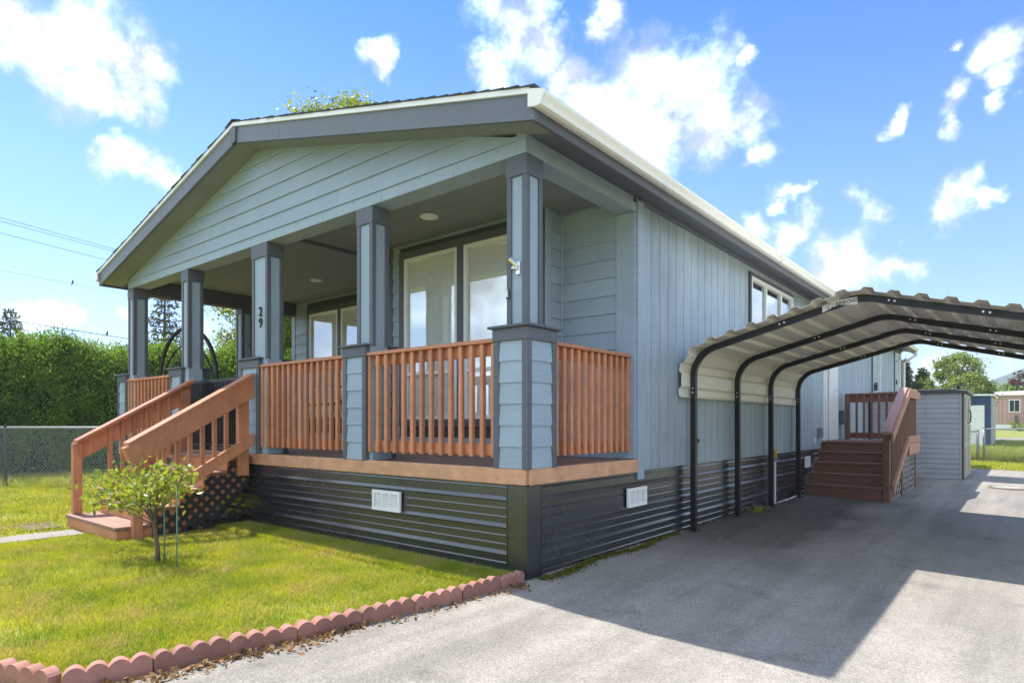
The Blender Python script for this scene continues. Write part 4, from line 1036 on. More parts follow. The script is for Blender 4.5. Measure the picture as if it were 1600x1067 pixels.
# ------------------------------------------------------------------ sapling and stakes
def tube_tree(mb, p, d, ln, r, lvl, tips, rr, spread=.6, rise=.25, nb=3):
    pts = [Vector(p)]; rad = [r]; dd = Vector(d).normalized()
    for i in range(3):
        dd = (dd + Vector((rr.uniform(-.18, .18), rr.uniform(-.18, .18), rr.uniform(-.08, .14)))).normalized()
        pts.append(pts[-1] + dd * ln / 3); rad.append(r * (1 - .5 * (i + 1) / 3))
    mb.tube(pts, rad, 6)
    if lvl == 0: tips.append((pts[-1], dd)); tips.append((pts[-2], dd)); return
    for k in range(nb):
        a = 2 * math.pi * (k + rr.random()) / nb; i = rr.choice((2, 3, 3))
        s = Vector((math.cos(a), math.sin(a), 0)); nd = (dd * (1 - spread) + s * spread + Vector((0, 0, rise))).normalized()
        tube_tree(mb, pts[i], nd, ln * rr.uniform(.6, .85), rad[i] * .7, lvl - 1, tips, rr, spread, rise, nb)
sap = thing('sapling', 'small young broadleaf sapling with yellow green leaves on the front lawn', 'tree', (-2.66, -1.49, 0))
rr = random.Random(21); mb = MB(); tips = []
tp = [(-2.655, -1.495, -.04), (-2.665, -1.50, .15), (-2.70, -1.51, .33), (-2.715, -1.51, .47)]
mb.tube(tp, [.021, .018, .016, .014], 8)
top = Vector(tp[-1])
for (tx, ty, tz, r) in ((-3.20, -1.58, .70, .010), (-3.02, -1.42, .80, .010), (-2.52, -1.40, .88, .010), (-2.42, -1.52, .86, .009), (-2.78, -1.72, .84, .009), (-3.05, -1.78, .66, .009), (-2.90, -1.20, .78, .009), (-2.45, -1.62, .74, .009), (-3.55, -1.56, .70, .007), (-4.05, -1.58, .66, .006), (-3.85, -1.45, .74, .006), (-3.40, -1.30, .60, .006), (-2.62, -1.55, .92, .008), (-2.88, -1.62, .62, .008), (-2.30, -1.45, .84, .007), (-3.25, -1.75, .50, .007)):
    t = Vector((tx, ty, .46 + (tz - .47) * .80)); q = top + Vector((0, 0, rr.uniform(-.16, .02))); mid = q.lerp(t, .5) + Vector((rr.uniform(-.05, .05), rr.uniform(-.05, .05), rr.uniform(-.05, .02)))
    mb.tube([q, mid, t], [r, r * .75, r * .4], 6); 
    for u in (.45, .6, .72, .82, .9, .96, 1): 
        tips.append((q.lerp(mid, min(u * 2, 1)) if u < .5 else mid.lerp(t, u * 2 - 1), (t - mid).normalized()))
part('trunk', mb, 'bark', sap, True)
ps = []
for p, d in tips:
    n = 9; ps.append(np.array(p) + rng.normal(scale=(.075, .075, .034), size=(n, 3)))
ps = np.concatenate(ps); V, F = leaves(ps, .068, up=(0, 0, .2), up_w=.2, asp=.42, fold=.10)
o = link('crown', np_mesh('crown', V - np.array((-2.66, -1.49, 0)), F, 'sapleaf'), sap)
for (bx, by, tx, ty, tz, lab) in ((-2.625, -1.46, -2.69, -1.44, .66, 'green plastic stake tied close beside the sapling trunk'), (-2.30, -1.50, -2.42, -1.45, .66, 'green plastic stake standing to the right of the sapling')):
    single('garden_stake', MB().tube([(bx, by, -.05), ((bx + tx) / 2 + .004, (by + ty) / 2, tz / 2), (tx, ty, tz)], .0058, 6), 'stake', lab, 'garden stake', (bx, by, 0), 'green stakes by the sapling', True)

# ------------------------------------------------------------------ arborvitae hedge
def thuja_meshes(seed, H):
    r = np.random.default_rng(seed); n = 420
    u = r.uniform(0, 1, n) ** .85; z = .05 + (H - .05) * u; a = r.uniform(0, 2 * math.pi, n)
    prof = .60 * np.clip(1 - ((z / H - .30) / .74) ** 2, .04, 1) ** .55 * (1 + .16 * np.sin(a * 3 + seed) * np.cos(z * 4 + seed))
    cx = prof * np.cos(a); cy = prof * np.sin(a); Pn = []
    sz = []
    for i in range(n):
        k = 75; q = r.normal(scale=(.075, .075, .15), size=(k, 3)) + (cx[i] * r.uniform(.86, 1.04), cy[i] * r.uniform(.86, 1.04), z[i]); Pn.append(q)
    for i in range(11):                            # leaders
        k = 90; zz = r.uniform(-.6, 1, k); px, py = r.normal(scale=.24, size=2); h = r.uniform(.10, .42)
        Pn.append(np.stack([px + r.normal(scale=.055, size=k) * (1.1 - zz), py + r.normal(scale=.055, size=k) * (1.1 - zz), H - .25 + zz * h], 1))
    Pn = np.concatenate(Pn); out = Pn.copy(); out[:, 2] = .5; out /= np.linalg.norm(out, axis=1, keepdims=True)
    d = out * .55 + np.array((0, 0, .45))
    V, F = leaves(Pn, .062, up=d, up_w=.66, asp=.5, r=r)
    fol = np_mesh('foliage', V, F, 'thuja')
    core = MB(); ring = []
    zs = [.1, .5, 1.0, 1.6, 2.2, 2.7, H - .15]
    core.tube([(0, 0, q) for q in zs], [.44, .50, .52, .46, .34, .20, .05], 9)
    return fol, core.mesh('trunk', 'core')  # dark inner core added to block see-through, in place of a trunk
TH = [thuja_meshes(s, h) for s, h in ((3, 3.05), (8, 3.2), (14, 2.9))]
y = -3.4; i = 0
while y < 21:
    f_, c_ = TH[i % 3]; x = -13.75 - .05 * y + rnd.uniform(-.12, .12); r = thing('arborvitae', 'tall green arborvitae in the clipped hedge behind the chain link fence', 'hedge tree', (x, y, ground_z(x, y)), 'arborvitae forming the hedge on the left')
    a = link('foliage', f_, r); b = link('trunk', c_, r); r.rotation_euler = (rnd.uniform(-.02, .02), rnd.uniform(-.02, .02), rnd.uniform(0, 6.3)); s = rnd.uniform(.92, 1.06); r.scale = (s * 1.04, s * 1.04, rnd.uniform(.90, .97))
    y += rnd.uniform(.60, .74); i += 1

# ------------------------------------------------------------------ chain link fences
def chain_mesh(Lf, H, m, cell=.062, r=.0021):
    mb = MB(); 
    def wire(p, q):
        p = Vector(p); q = Vector(q); d = (q - p).normalized(); s = Vector((0, 1, 0)); t = d.cross(s)
        ring = [p + s * r + t * 0, p - s * r * .5 + t * r * .87, p - s * r * .5 - t * r * .87]; ring2 = [v + (q - p) for v in ring]
        mb.add(ring + ring2, [(0, 1, 4, 3), (1, 2, 5, 4), (2, 0, 3, 5)])
    k = -int(H / cell) - 1
    while k * cell < Lf:
        x = k * cell
        for sgn in (1, -1):
            xa = x if sgn > 0 else x + H; xb = x + H if sgn > 0 else x; za, zb_ = 0, H
            # clip to 0..Lf
            def cl(xa, za, xb, zb_):
                t0, t1 = 0.0, 1.0; dx = xb - xa
                for lim, sg in ((0, 1), (Lf, -1)):
                    fa = sg * (xa - lim); fb = sg * (xb - lim)
                    if fa < 0 and fb < 0: return None
                    if fa < 0: t0 = max(t0, fa / (fa - fb))
                    if fb < 0: t1 = min(t1, fa / (fa - fb))
                return None if t1 - t0 < .01 else (xa + dx * t0, za + (zb_ - za) * t0, xa + dx * t1, za + (zb_ - za) * t1)
            c = cl(xa, za, xb, zb_)
            if c: wire((c[0], sgn * .002, c[1]), (c[2], sgn * .002, c[3]))
        k += 1
    return mb.mesh('chain_link', m)
def fence(name, label, p0, ang, Lf, H, posts, mw, mp, mr, z0=0.0, rp=.03):
    f = thing(name, label, 'fence', (p0[0], p0[1], z0)); f.rotation_euler = (0, 0, ang)
    o = link('chain_link', chain_mesh(Lf, H - .02, mw), f); o.location = (0, -.035, .03); o['kind'] = 'stuff'
    ORG['chain'] = (0, 0, 0)
    link('top_rail', MB().tube([(0, 0, H - .02), (Lf, 0, H - .02)], .021, 8).mesh('top_rail', mr, smooth=True), f)
    pm_ = MB().tube([(0, 0, -.1), (0, 0, H + .01)], rp, 8).tube([(0, 0, H + .005), (0, 0, H + .03)], rp * 1.15, 8).mesh('post', mp, smooth=True)
    for x in posts: link('post', pm_, f).location = (x, 0, 0)
    link('tension_wire', MB().tube([(0, -.035, .03), (Lf, -.035, .03)], .004, 4).mesh('tension_wire', mr), f)
    return f
fu = Vector((RT.x, RT.y, 0))
fp = Vector((-11.5, -.62, 0)) - fu * 3.0
fence('chain_link_fence', 'black chain link fence with silver top rail between the lawn and the hedge', (fp.x, fp.y), YAW, 8.1, 1.09, (0.2, 3.0, 5.05, 8.0), 'wire', 'blackmetal', 'galv')
zf = -.11
fence('chain_link_fence', 'grey chain link fence at the end of the drive, right of the gate posts', (1.80, 20.9), 0, 9.0, 1.10, (.03, 3.0, 6.0, 8.9), 'galv', 'galv', 'galv', zf, .035)
fence('chain_link_fence', 'short grey chain link fence between the shed and the gate posts', (-.6, 20.9), 0, 2.30, 1.02, (.1, 2.27), 'galv', 'galv', 'galv', zf, .04)

# ------------------------------------------------------------------ trees
def tree(name, label, cat, loc, H, crown_r, z0, nclump, k, size, m, seed, trunk_r=.2, shape='round', group=None, vs=.75, scat=.32):
    r = np.random.default_rng(seed); rq = random.Random(seed)
    t = thing(name, label, cat, loc, group); lx, ly, lz = loc
    mb = MB(); mb.tube([(0, 0, -.3), (.05, .03, H * .3), (-.04, .05, H * .62), (0, 0, H * .93)], [trunk_r, trunk_r * .75, trunk_r * .42, trunk_r * .08], 9)
    P = []
    for i in range(nclump):
        while True:
            q = r.uniform(-1, 1, 3); 
            if .25 < np.linalg.norm(q) < 1: break
        q = q / np.linalg.norm(q) * np.linalg.norm(q) ** .45
        zz = z0 + (H - z0) * (q[2] * .5 + .5); rad = crown_r * (1 + .22 * math.sin(3.1 * q[0] + seed) + .15 * math.sin(5 * q[1] + 2 * q[2]))
        if shape == 'oval': rad *= 1 - .35 * (q[2] * .5 + .5)
        c = np.array((q[0] * rad, q[1] * rad, zz)); s = crown_r * scat * r.uniform(.6, 1.25)
        P.append(c + r.normal(size=(k, 3)) * (s, s, s * vs) * .55)
        if i % 3 == 0:
            a = (0, 0, max(zz * .55, H * .15)); mb.tube([a, tuple((np.array(a) + c) / 2 + (0, 0, -.1)), tuple(c)], [trunk_r * .28, trunk_r * .16, trunk_r * .05], 5)
    o = link('trunk', mb.mesh('trunk', 'bark'), t)
    V, F = leaves(np.concatenate(P), size, up=(0, 0, .3), up_w=.2, asp=.6, r=r); link('crown', np_mesh('crown', V, F, m), t)
    return t
def conifer(label, loc, H, R_, z0, m, seed, dens=1.0, group=None, droop=-.18, size=.16):
    r = np.random.default_rng(seed); t = thing('fir_tree', label, 'tree', loc, group)
    mb = MB(); mb.tube([(0, 0, -.3), (0, 0, H * .5), (0, 0, H)], [H * .02, H * .012, .012], 7); P = []; D = []
    z = z0
    while z < H - .1:
        f = 1 - (z - z0) / (H - z0); nb = int(r.integers(5, 8)); a0 = r.uniform(0, 6.3)
        for k in range(nb):
            a = a0 + 6.283 * k / nb + r.uniform(-.25, .25); ln_ = R_ * (f ** .85) * r.uniform(.7, 1.15) + .06; d = np.array((math.cos(a), math.sin(a), droop + .35 * (1 - f)))
            e = d * ln_ + (0, 0, z); mb.tube([(0, 0, z), tuple(d * ln_ * .6 + (0, 0, z - .02)), tuple(e + (0, 0, .06))], [.03 * f + .008, .02 * f + .006, .005], 4)
            n = int(max(8, 60 * ln_ / R_ * dens)); u = r.uniform(.15, 1, n); side = np.array((-d[1], d[0], 0)); wd = r.normal(scale=.14 * ln_ + .03, size=n) * (1.1 - u)
            P.append(np.outer(u * ln_, d) + (0, 0, z) + np.outer(wd, side) + r.normal(scale=.03, size=(n, 3))); D.append(np.repeat((d * .7 + (0, 0, -.1))[None], n, 0))
        z += max(.22, H * .035) * r.uniform(.8, 1.2)
    link('trunk', mb.mesh('trunk', 'bark'), t)
    V, F = leaves(np.concatenate(P), size, up=np.concatenate(D), up_w=.55, asp=.3, r=r); link('crown', np_mesh('crown', V, F, m), t)
    return t
tree('maple_tree', 'tall yellow green maple rising behind the roof of the house', 'tree', (-16.0, 9.4, 0), 12.3, 2.7, 2.4, 170, 420, .12, 'maple', 5, .25, scat=.26)
tree('maple_tree', 'bushy yellow green tree seen between the porch columns', 'tree', (-19.2, 9.6, 0), 8.4, 2.0, 2.2, 80, 380, .13, 'maple', 9, .18, scat=.3)
conifer('thin fir tree seen between the two left porch columns', (-28.9, 9.1, 0), 8.6, 1.55, 2.6, 'fir', 4, .55, size=.24)
conifer('small fir tip rising above the hedge at the far left', (-37.1, 5.0, 0), 7.0, 1.8, 2.0, 'fir', 6, .7, size=.26)
tree('broadleaf_tree', 'pale green tree rising behind the garden shed', 'tree', (-.35, 43.0, .0), 5.5, 1.35, .6, 95, 170, .15, 'paletree', 31, .16, scat=.27)
tree('broadleaf_tree', 'low pale green tree between the shed roof and the fir trees', 'tree', (-2.4, 46, .2), 3.7, 1.0, .8, 30, 90, .2, 'paletree', 33, .12)
conifer('dark fir tree next to the far corner of the house', (-3.6, 46, .2), 5.3, 1.5, .5, 'fir', 41, 1.6, size=.3)
conifer('dark fir tree with a lower crown left of the pale tree', (-2.9, 50, .2), 4.9, 1.4, .5, 'fir', 43, 1.6, size=.3)
tree('broadleaf_tree', 'light green bush beside the far corner of the house', 'tree', (-4.1, 40.5, .2), 2.9, 1.1, .2, 30, 100, .18, 'maple', 45, .1)
tree('broadleaf_tree', 'dark green tree left of the plum tree above the pink home', 'tree', (1.0, 82, .7), 4.3, 2.2, .5, 40, 90, .34, 'thuja', 47, .2)
tree('plum_tree', 'dark red plum tree rising above the pink home', 'tree', (3.2, 84, .7), 5.9, 1.7, 1.0, 45, 90, .3, 'redtree', 48, .2)

# ------------------------------------------------------------------ far buildings
ga = thing('blue_garage', 'dark blue metal garage with a white roller door behind the shed', 'garage', (.4, 36.5, .1))
gx0_, gx1_, gy = -1.1, 1.47, 36.0
def ribs(nm, par, x0, x1, y, z0, z1, m, p):
    x = x0; me = MB().box(0, p * .92, 0, .03, 0, z1 - z0).mesh(nm, m)
    while x < x1 - .02: inst(nm, me, (x - ORG[par.name][0], y - ORG[par.name][1], z0 - ORG[par.name][2]), par); x += p
part('wall', MB().box(gx0_, gx1_, gy + .03, gy + 5, -.2, 2.52), 'bluesteel', ga)
ribs('wall_panel', ga, gx0_, -.66, gy, -.3, 2.5, 'bluesteel', .145); ribs('wall_panel', ga, 1.24, gx1_ - .05, gy, -.3, 2.5, 'bluesteel', .11); ribs('wall_panel', ga, -.66, 1.22, gy, 2.07, 2.5, 'bluesteel', .147)
dr = part('roller_door', MB().box(-.64, 1.22, gy - .02, gy + .02, -.3, 2.05), 'white', ga)
for k in range(8): part('door_slat', MB().box(-.63, 1.21, gy - .035, gy - .02, -.2 + k * .28, .065 + k * .28, .006), 'white', dr)
part('side_wall', MB().box(gx1_, gx1_ + .05, gy + .05, gy + 5, -.2, 2.45), 'shedgray', ga)
part('garage_roof', MB().prism([(gx0_ - .1, 2.58), (gx1_ + .15, 2.52), (gx1_ + .15, 2.60), (gx0_ - .1, 2.70)], 'y', gy - .12, gy + 5.2), 'white', ga)
ph = thing('pink_mobile_home', 'pink mobile home with a white framed window beyond the lawn', 'house', (5, 72, .6))
px0, px1, py = -.35, 13.0, 71.0
part('wall', MB().box(px0, px1, py + .05, py + 4, .2, 3.75), 'pink', ph)
ribs('wall_panel', ph, px0, px1, py, 1.05, 3.7, 'pink', .30)
part('skirting', MB().box(px0 - .02, px1, py - .02, py + .04, .1, 1.03), 'white', ph)
part('home_roof', MB().prism([(py - .25, 3.72), (py + 2, 4.05), (py + 4.3, 3.72), (py + 4.3, 3.84), (py + 2, 4.18), (py - .25, 3.84)], 'x', px0 - .2, px1), 'cream', ph)
wn = part('window', MB().box(1.58, 2.42, py - .06, py - .005, 2.15, 3.35), 'white', ph)
for a in (1.66, 2.03): part('pane', MB().box(a, a + .32, py - .075, py - .061, 2.24, 3.26), 'dark', wn)
part('shutter_post', MB().box(2.06, 2.25, py - .3, py - .1, 1.0, 1.9), 'bark', ph)
nb_ = thing('neighbour_home', 'low home with a dark gable roof behind the pink home', 'house', (8, 80, .7))
part('wall', MB().box(2.6, 14, 78, 84, .2, 3.9), 'shedtan', nb_)
part('gable_roof', MB().prism([(2.2, 3.75), (9.0, 5.9), (15.8, 3.75), (15.8, 3.95), (9.0, 6.15), (2.2, 3.95)], 'y', 77.4, 84.6), 'shingle', nb_)
part('chimney', MB().box(2.75, 3.25, 79, 79.5, 3.7, 5.3, .03).box(2.68, 3.32, 78.93, 79.57, 5.3, 5.42, .02), 'concrete', nb_)
wr = thing('white_carport_roof', 'low white roofed shelter behind the grey shed', 'shelter', (0.2, 24, 0))
part('roof_sheet', MB().prism([(-2.2, 2.28), (-.6, 2.31), (1.0, 2.10), (1.0, 2.16), (-.6, 2.39), (-2.2, 2.36)], 'y', 23, 26), 'white', wr)
for x in (-2.0, .85): part('post', MB().box(x - .05, x + .05, 23.2, 23.3, -.2, 2.15), 'white', wr)
fr_ = structure(link('access_road', MB().prism([(-60, 44), (60, 44), (60, 49), (-60, 49)], 'z', .17, .175).mesh('access_road', 'concrete')))
fr_.location.z = .12; fr_.rotation_euler = (R(.74), 0, 0); fr_.location.z = ground_z(2, 46) + .05 - .175 - 46.5 * math.sin(R(.74))
gp = MB()
for i in range(5):
    pass
# hill on the horizon
hv = MB(); nx, ny = 120, 18; hv_r = random.Random(5)
def hz(u, v):
    x = -900 + 2400 * u
    ridge = 22 + 60 * math.exp(-((x - 200) / 227) ** 2) + 5 * math.sin(x * .021) + 3 * math.sin(x * .057 + 1) + 10 * math.exp(-((x + 300) / 200) ** 2)
    return ridge * math.sin(math.pi * min(v * 1.0, 1) * .5) ** 1.2
vs = []
for j in range(ny + 1):
    for i in range(nx * 3 + 1):
        u = i / (nx * 3); v = j / ny; vs.append((-900 + 2400 * u, 560 + 260 * v, hz(u, v) + hv_r.uniform(0, 2.6) * (v > .05)))
n3 = nx * 3 + 1
hv.add(vs, [(j * n3 + i, j * n3 + i + 1, (j + 1) * n3 + i + 1, (j + 1) * n3 + i) for j in range(ny) for i in range(n3 - 1)])
structure(link('hill', hv.mesh('hill', 'hill')))

# ------------------------------------------------------------------ power lines and birds
def wire(px0, py0, d0, px1, py1, d1, label, sag=.25, r=.012):
    a = CAM + ray(px0, py0) * d0; b = CAM + ray(px1, py1) * d1; d = b - a; a2 = a - d * .9; b2 = b + d * 1.3
    L_ = [a2.lerp(b2, t / 24) for t in range(25)]
    pts = []
    for t in range(25):
        p = L_[t].copy(); p.z += -sag * 0 ; pts.append(p)
    return single('power_line', MB().tube(pts, r, 5), 'blackmetal', label, 'power line', tuple(a), 'power lines over the hedge'), a, b
wire(0, 340, 34, 184, 391, 42, 'topmost power line of the sky left of the house')
wire(0, 345.5, 34, 180, 393.5, 42, 'second power line from the top, just under the topmost')
wire(0, 364, 33, 168, 407, 41, 'third power line from the top, left of the roof edge')
_, a4, b4 = wire(0, 422, 33, 150, 451, 41, 'fine power line with a bird above the long cloud', r=.008)
_, a5, b5 = wire(0, 498, 30, 198, 529, 37, 'thick low power line with a bird just above the hedge', r=.020)
wire(0, 518, 30, 125, 534, 36, 'lowest power line, half hidden by the hedge tops', r=.012)
def bird(p, lab):
    b = thing('bird', lab, 'bird', tuple(p), 'birds perched on the wires')
    q = Vector(p)
    part('body', MB().tube([q + Vector((0, 0, .0)), q + Vector((.01, .01, .06)), q + Vector((.02, .02, .14)), q + Vector((.03, .03, .20))], [.02, .055, .05, .03], 8).tube([q + Vector((.03, .03, .17)), q + Vector((.045, .03, .22)), q + Vector((.06, .03, .25))], [.03, .04, .015], 8), 'blackmetal', b, True)
    part('tail', MB().beam(q + Vector((-.01, -.01, .03)), q + Vector((-.05, -.05, -.14)), .035, .012), 'blackmetal', b)
    part('beak', MB().tube([q + Vector((.06, .03, .225)), q + Vector((.10, .035, .22))], [.012, .002], 5), 'bark', b)
def on_wire(a, b, px):
    best = min((t / 400 for t in range(401)), key=lambda t: abs(HX + FPX * ((a.lerp(b, t) - CAM).dot(RT)) / ((a.lerp(b, t) - CAM).dot(FW)) - px)); return a.lerp(b, best)
bird(on_wire(a4, b4, 113), 'small dark bird perched on the fine wire above the cloud')
bird(on_wire(a5, b5, 167), 'small dark bird perched on the thick wire above the hedge')

# ------------------------------------------------------------------ things on the porch
hc = thing('garden_daybed', 'black tubular arch seat frame with scrollwork back at the left of the porch', 'seat', (-6.75, 1.05, DZ))
cx_, cy_, R1 = -6.95, .62, .43
u = Vector((RT.x, RT.y, 0)); KZ = 1.86
def A(r, a, dz=0): return (cx_ + u.x * r * math.cos(a), cy_ + u.y * r * math.cos(a), 1.79 + r * KZ * math.sin(a) + dz)
part('arch', MB().tube([(cx_ - u.x * R1, cy_ - u.y * R1, DZ)] + [A(R1, a) for a in [math.pi - math.pi * k / 28 for k in range(29)]] + [(cx_ + u.x * R1, cy_ + u.y * R1, DZ)], .030, 8), 'blackmetal', hc, True)
part('scroll_frame', MB().tube([A(.40, math.pi - math.pi * k / 20, -.20) for k in range(21)], .014, 6).tube([A(.40, math.pi, -.20), A(.25, math.pi, -.10), A(.0, 0, -.06), A(.25, 0, -.10), A(.40, 0, -.20)], .014, 6), 'blackmetal', hc, True)
for k in range(9):
    a = math.pi * (k + .5) / 9; sc = []
    for j in range(16):
        t = j / 15; rr_ = .075 * (1 - t * .75); b = a * 2 + t * 9; c = A(.28, a, -.20); sc.append((c[0] + u.x * rr_ * math.cos(b), c[1] + u.y * rr_ * math.cos(b), c[2] + rr_ * 1.3 * math.sin(b)))
    part('scroll', MB().tube(sc, .008, 5).tube([A(.08, a, -.12), A(.39, a, -.20)], .006, 5), 'blackmetal', hc)
part('seat', MB().box(cx_ - .35, cx_ + .35, cy_ - .22, cy_ + .22, 1.20, 1.25, .02), 'blackmetal', hc)
for dx, dy in ((-.32, -.18), (.32, -.18), (-.32, .18), (.32, .18)): part('leg', MB().tube([(cx_ + dx, cy_ + dy, DZ), (cx_ + dx, cy_ + dy, 1.2)], .018, 6), 'blackmetal', hc)
def bench(x0, x1, y0, y1, label):
    b = thing('patio_bench', label, 'bench', ((x0 + x1) / 2, (y0 + y1) / 2, DZ), 'black metal seats on the porch')
    zs = DZ + .40
    part('seat_frame', MB().box(x0, x1, y0, y1, zs - .03, zs, .01), 'blackmetal', b)
    part('cushion', MB().box(x0 + .02, x1 - .02, y0 + .02, y1 - .02, zs + .001, zs + .10, .03), 'cushion', b)
    for x in (x0 + .03, x1 - .03):
        for y in (y0 + .03, y1 - .03): part('leg', MB().tube([(x, y, DZ), (x, y, zs - .02)], .018, 6), 'blackmetal', b)
        part('armrest', MB().tube([(x, y0 + .03, zs), (x, y0 + .03, zs + .22), (x, y1 - .03, zs + .24)], .018, 6), 'blackmetal', b)
    part('back_rail', MB().tube([(x0, y1, zs), (x0, y1 + .05, zs + .5), ((x0 + x1) / 2, y1 + .07, zs + .62), (x1, y1 + .05, zs + .5), (x1, y1, zs)], .018, 6), 'blackmetal', b, True)
    n = max(3, int((x1 - x0) / .14))
    for k in range(n):
        x = x0 + (x1 - x0) * (k + .5) / n; sc = []
        for j in range(14):
            t = j / 13; r_ = .07 * (1 - .7 * t); sc.append((x + r_ * math.cos(t * 10), y1 + .04, zs + .28 + .12 * (k % 2) + r_ * math.sin(t * 10)))
        part('scroll', MB().tube(sc, .008, 5).tube([(x, y1 + .03, zs), (x, y1 + .05, zs + .55)], .007, 5), 'blackmetal', b)
bench(-5.6, -4.9, 1.75, 2.3, 'black wrought iron seat with pale cushion, left of the two behind the railing')
bench(-4.75, -4.0, 1.55, 2.1, 'black wrought iron seat with pale cushion, right of the two behind the railing')

# ------------------------------------------------------------------ ground cover
def blades(P, h, wd, m, name, lean=.45):
    n = len(P); a = rng.uniform(0, 2 * math.pi, n); hh_ = h * rng.uniform(.5, 1.25, n); ln_ = rng.normal(scale=lean, size=(n, 2)) * hh_[:, None]
    s = np.stack([np.cos(a), np.sin(a), np.zeros(n)], 1) * (wd * rng.uniform(.7, 1.3, n))[:, None] * .5
    b0 = P - s; b1 = P + s; mid = P + np.concatenate([ln_ * .35, (hh_ * .6)[:, None]], 1); tip = P + np.concatenate([ln_, hh_[:, None]], 1)
    V = np.stack([b0, b1, mid + s * .8, mid - s * .8, tip], 1).reshape(-1, 3); k = np.arange(n)[:, None] * 5
    F = np.concatenate([k + np.array([[0, 1, 2]]), k + np.array([[0, 2, 3]]), k + np.array([[3, 2, 4]])], 1).reshape(-1, 3)
    o = link(name, np_mesh(name, V, F, m)); o['kind'] = 'stuff'; return o
def scatter(n, x0, x1, y0, y1, ok, zf=lambda x, y: 0.0, patch=True):
    x = rng.uniform(x0, x1, n); y = rng.uniform(y0, y1, n)
    k = ok(x, y)
    if patch: k &= rng.uniform(0, 1, n) < .72 + .45 * np.sin(x * 3.1 + np.sin(y * 2.3)) * np.sin(y * 2.7 + np.sin(x * 1.9))
    x, y = x[k], y[k]; z = np.array([zf(a, b) for a, b in zip(x, y)]) if zf else np.zeros(len(x)); return np.stack([x, y, z], 1)
ey = np.array([e[0] for e in EDGE]); ex = np.array([e[1] for e in EDGE])
def lawn_ok(x, y):
    inside = (y < -.05) & (x < np.interp(y, ey, ex) - .055) & ~((y < -2.80) & (y < -2.83 + .33 * (x + .37)))
    path = (x > -5.03) & (x < -4.61) & (y < -1.40)
    steps = (x > -5.36) & (x < -3.91) & (y > -1.39)
    soil = (x > -5.75) & (x < -5.30) & (y > -1.75) & (y < -1.38)
    behind = (x > -5.35) & (x < -3.93) & (y > -1.1)
    return inside & ~path & ~steps & ~(soil & (rng.uniform(0, 1, len(x)) < .85)) & ~behind
P = scatter(430000, -4.7, .05, -3.6, -.02, lawn_ok, None); blades(P, .036, .0042, 'grass', 'front_lawn_grass')
P = scatter(90000, -4.7, .05, -.42, -.02, lawn_ok, None, False); blades(P, .060, .0050, 'grass', 'unmown_grass_along_skirting')
P = scatter(190000, -12.5, -4.6, -4.5, 3.5, lambda x, y: (((y < -.05) | (x < -7.95)) & lawn_ok(x, np.minimum(y, -.06))), None); blades(P, .05, .0085, 'grass', 'side_lawn_grass')
P = scatter(60000, -13.6, -8.0, -2.0, 12, lambda x, y: ((x + 11.5) * -RT.y + (y + .62) * RT.x > -.1), None); blades(P, .15, .012, 'grass', 'longer_grass_behind_fence')
P = scatter(70000, -1.0, 9, 17.1, 27, lambda x, y: y > 17.1, lambda x, y: ground_z(x, y)); blades(P, .07, .016, 'grass', 'rear_lawn_grass')
P = scatter(60000, -1.0, 9, 21.2, 23.4, lambda x, y: y > 0, lambda x, y: ground_z(x, y)); blades(P, .30, .018, 'tallgrass', 'tall_grass_behind_gate')
P = scatter(60000, -4, 14, 23, 44, lambda x, y: y > 0, lambda x, y: ground_z(x, y)); blades(P, .13, .03, 'tallgrass', 'field_grass')
P = scatter(70000, -9, -.6, -7, -3.0, lambda x, y: (y < -3.0 + .33 * (x + .37)) & ~((x > -5.03) & (x < -4.61)), None); blades(P, .05, .008, 'grass', 'verge_grass')
# moss, weeds and litter along the edges
n = 5200; y = rng.uniform(.06, 2.5, n); x = .035 + np.abs(rng.normal(scale=.045, size=n)) * (1.2 - .3 * y) + .03 * np.sin(y * 5); z = np.array([drive_z(a) for a in x]) + rng.uniform(0, .010, n)
V, F = leaves(np.stack([x, y, z], 1), .018, asp=.9); o = link('moss_strip', np_mesh('moss_strip', V, F, 'moss')); o['kind'] = 'stuff'
n = 1500; y = rng.uniform(-2.7, -.15, n); x = np.interp(y, ey, ex) + .015 + np.abs(rng.normal(scale=.035, size=n)) * (1 + .9 * np.sin(y * 4.3) ** 2) + .05 * (y < -1.9) * rng.uniform(0, 1, n)
keep = rng.uniform(0, 1, n) < .16 + .5 * (np.sin(y * 2.6 + .6) > -.1)
x, y = x[keep], y[keep]; z = np.array([drive_z(a) for a in x]) + .006 + rng.uniform(0, .012, len(x))
V, F = leaves(np.stack([x, y, z], 1), .036, asp=.55, up=(0, 0, 0.0), up_w=.0); V[:, 2] = np.clip(V[:, 2], -.02, .03); o = link('dry_leaf_litter', np_mesh('dry_leaf_litter', V, F, 'litter')); o['kind'] = 'stuff'
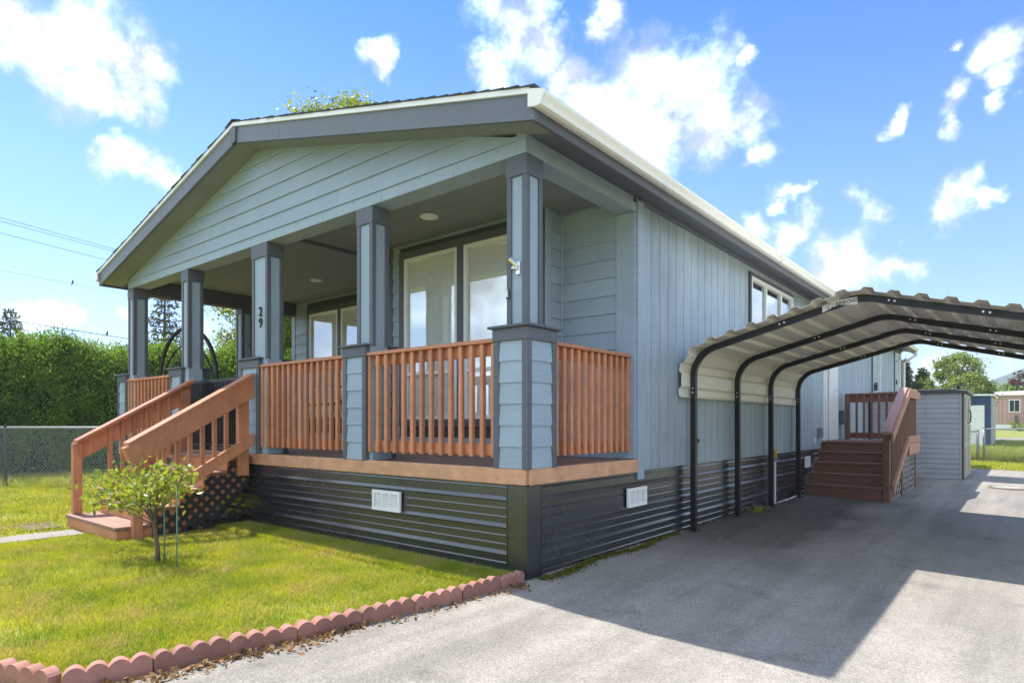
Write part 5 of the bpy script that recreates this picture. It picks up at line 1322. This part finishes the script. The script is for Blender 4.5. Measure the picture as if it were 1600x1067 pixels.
n = 260; y = rng.uniform(.1, 7.0, n); x = .03 + np.abs(rng.normal(scale=.03, size=n)); z = np.array([drive_z(a) for a in x]) + .008
V, F = leaves(np.stack([x, y, z], 1), .03, asp=.6); o = link('debris_along_skirting', np_mesh('debris_along_skirting', V, F, 'litter')); o['kind'] = 'stuff'
n = 70; x = rng.uniform(.1, 2.6, n); y = rng.uniform(-2.6, 6, n); z = np.array([drive_z(a) for a in x]) + .008
V, F = leaves(np.stack([x, y, z], 1), .022, asp=.4); V[:, 2] = np.repeat(z, 4) + rng.uniform(0, .008, len(V)); o = link('scattered_twigs', np_mesh('scattered_twigs', V, F, 'litter')); o['kind'] = 'stuff'
n = 60; q = np.stack([.14 + rng.normal(scale=.05, size=n), 4.75 + rng.normal(scale=.10, size=n), np.full(n, -.005)], 1)
wd_ = blades(q, .09, .008, 'grass', 'grass_tuft', 1.1); del wd_['kind']; tag(wd_, 'small tuft of grass growing from the drive by the second carport post', 'weed')
for (x, y, z) in ((-2.5, 72 - 1.6, .7),):
    pass
sh_pos = [(3.6, 69.3), (4.9, 69.2), (6.3, 69.4), (2.3, 69.4)]
for i, (x, y) in enumerate(sh_pos):
    tree('garden_shrub', 'low green shrub in front of the pink home, ' + ['second from the left', 'third from the left', 'rightmost of the four', 'leftmost of the four'][i], 'shrub', (x, y, ground_z(x, y)), .95, .6, .05, 12, 60, .16, 'paletree', 60 + i, .04, group='shrubs in front of the pink home')

# ------------------------------------------------------------------ the air between here and the hill
hzb = MB().box(-1050, 1650, -350, 950, -3.0, 100)
hm = bpy.data.materials.new('haze'); hm.use_nodes = True; hm.node_tree.nodes.clear()
ho = hm.node_tree.nodes.new('ShaderNodeOutputMaterial'); hv_ = hm.node_tree.nodes.new('ShaderNodeVolumePrincipled')
hv_.inputs['Color'].default_value = (0.80, 0.90, 1.0, 1); hv_.inputs['Density'].default_value = 0.00055; hv_.inputs['Anisotropy'].default_value = 0.2
hm.node_tree.links.new(hv_.outputs[0], ho.inputs['Volume'])
hzo = link('haze', hzb.mesh('haze', hm)); hzo['kind'] = 'stuff'
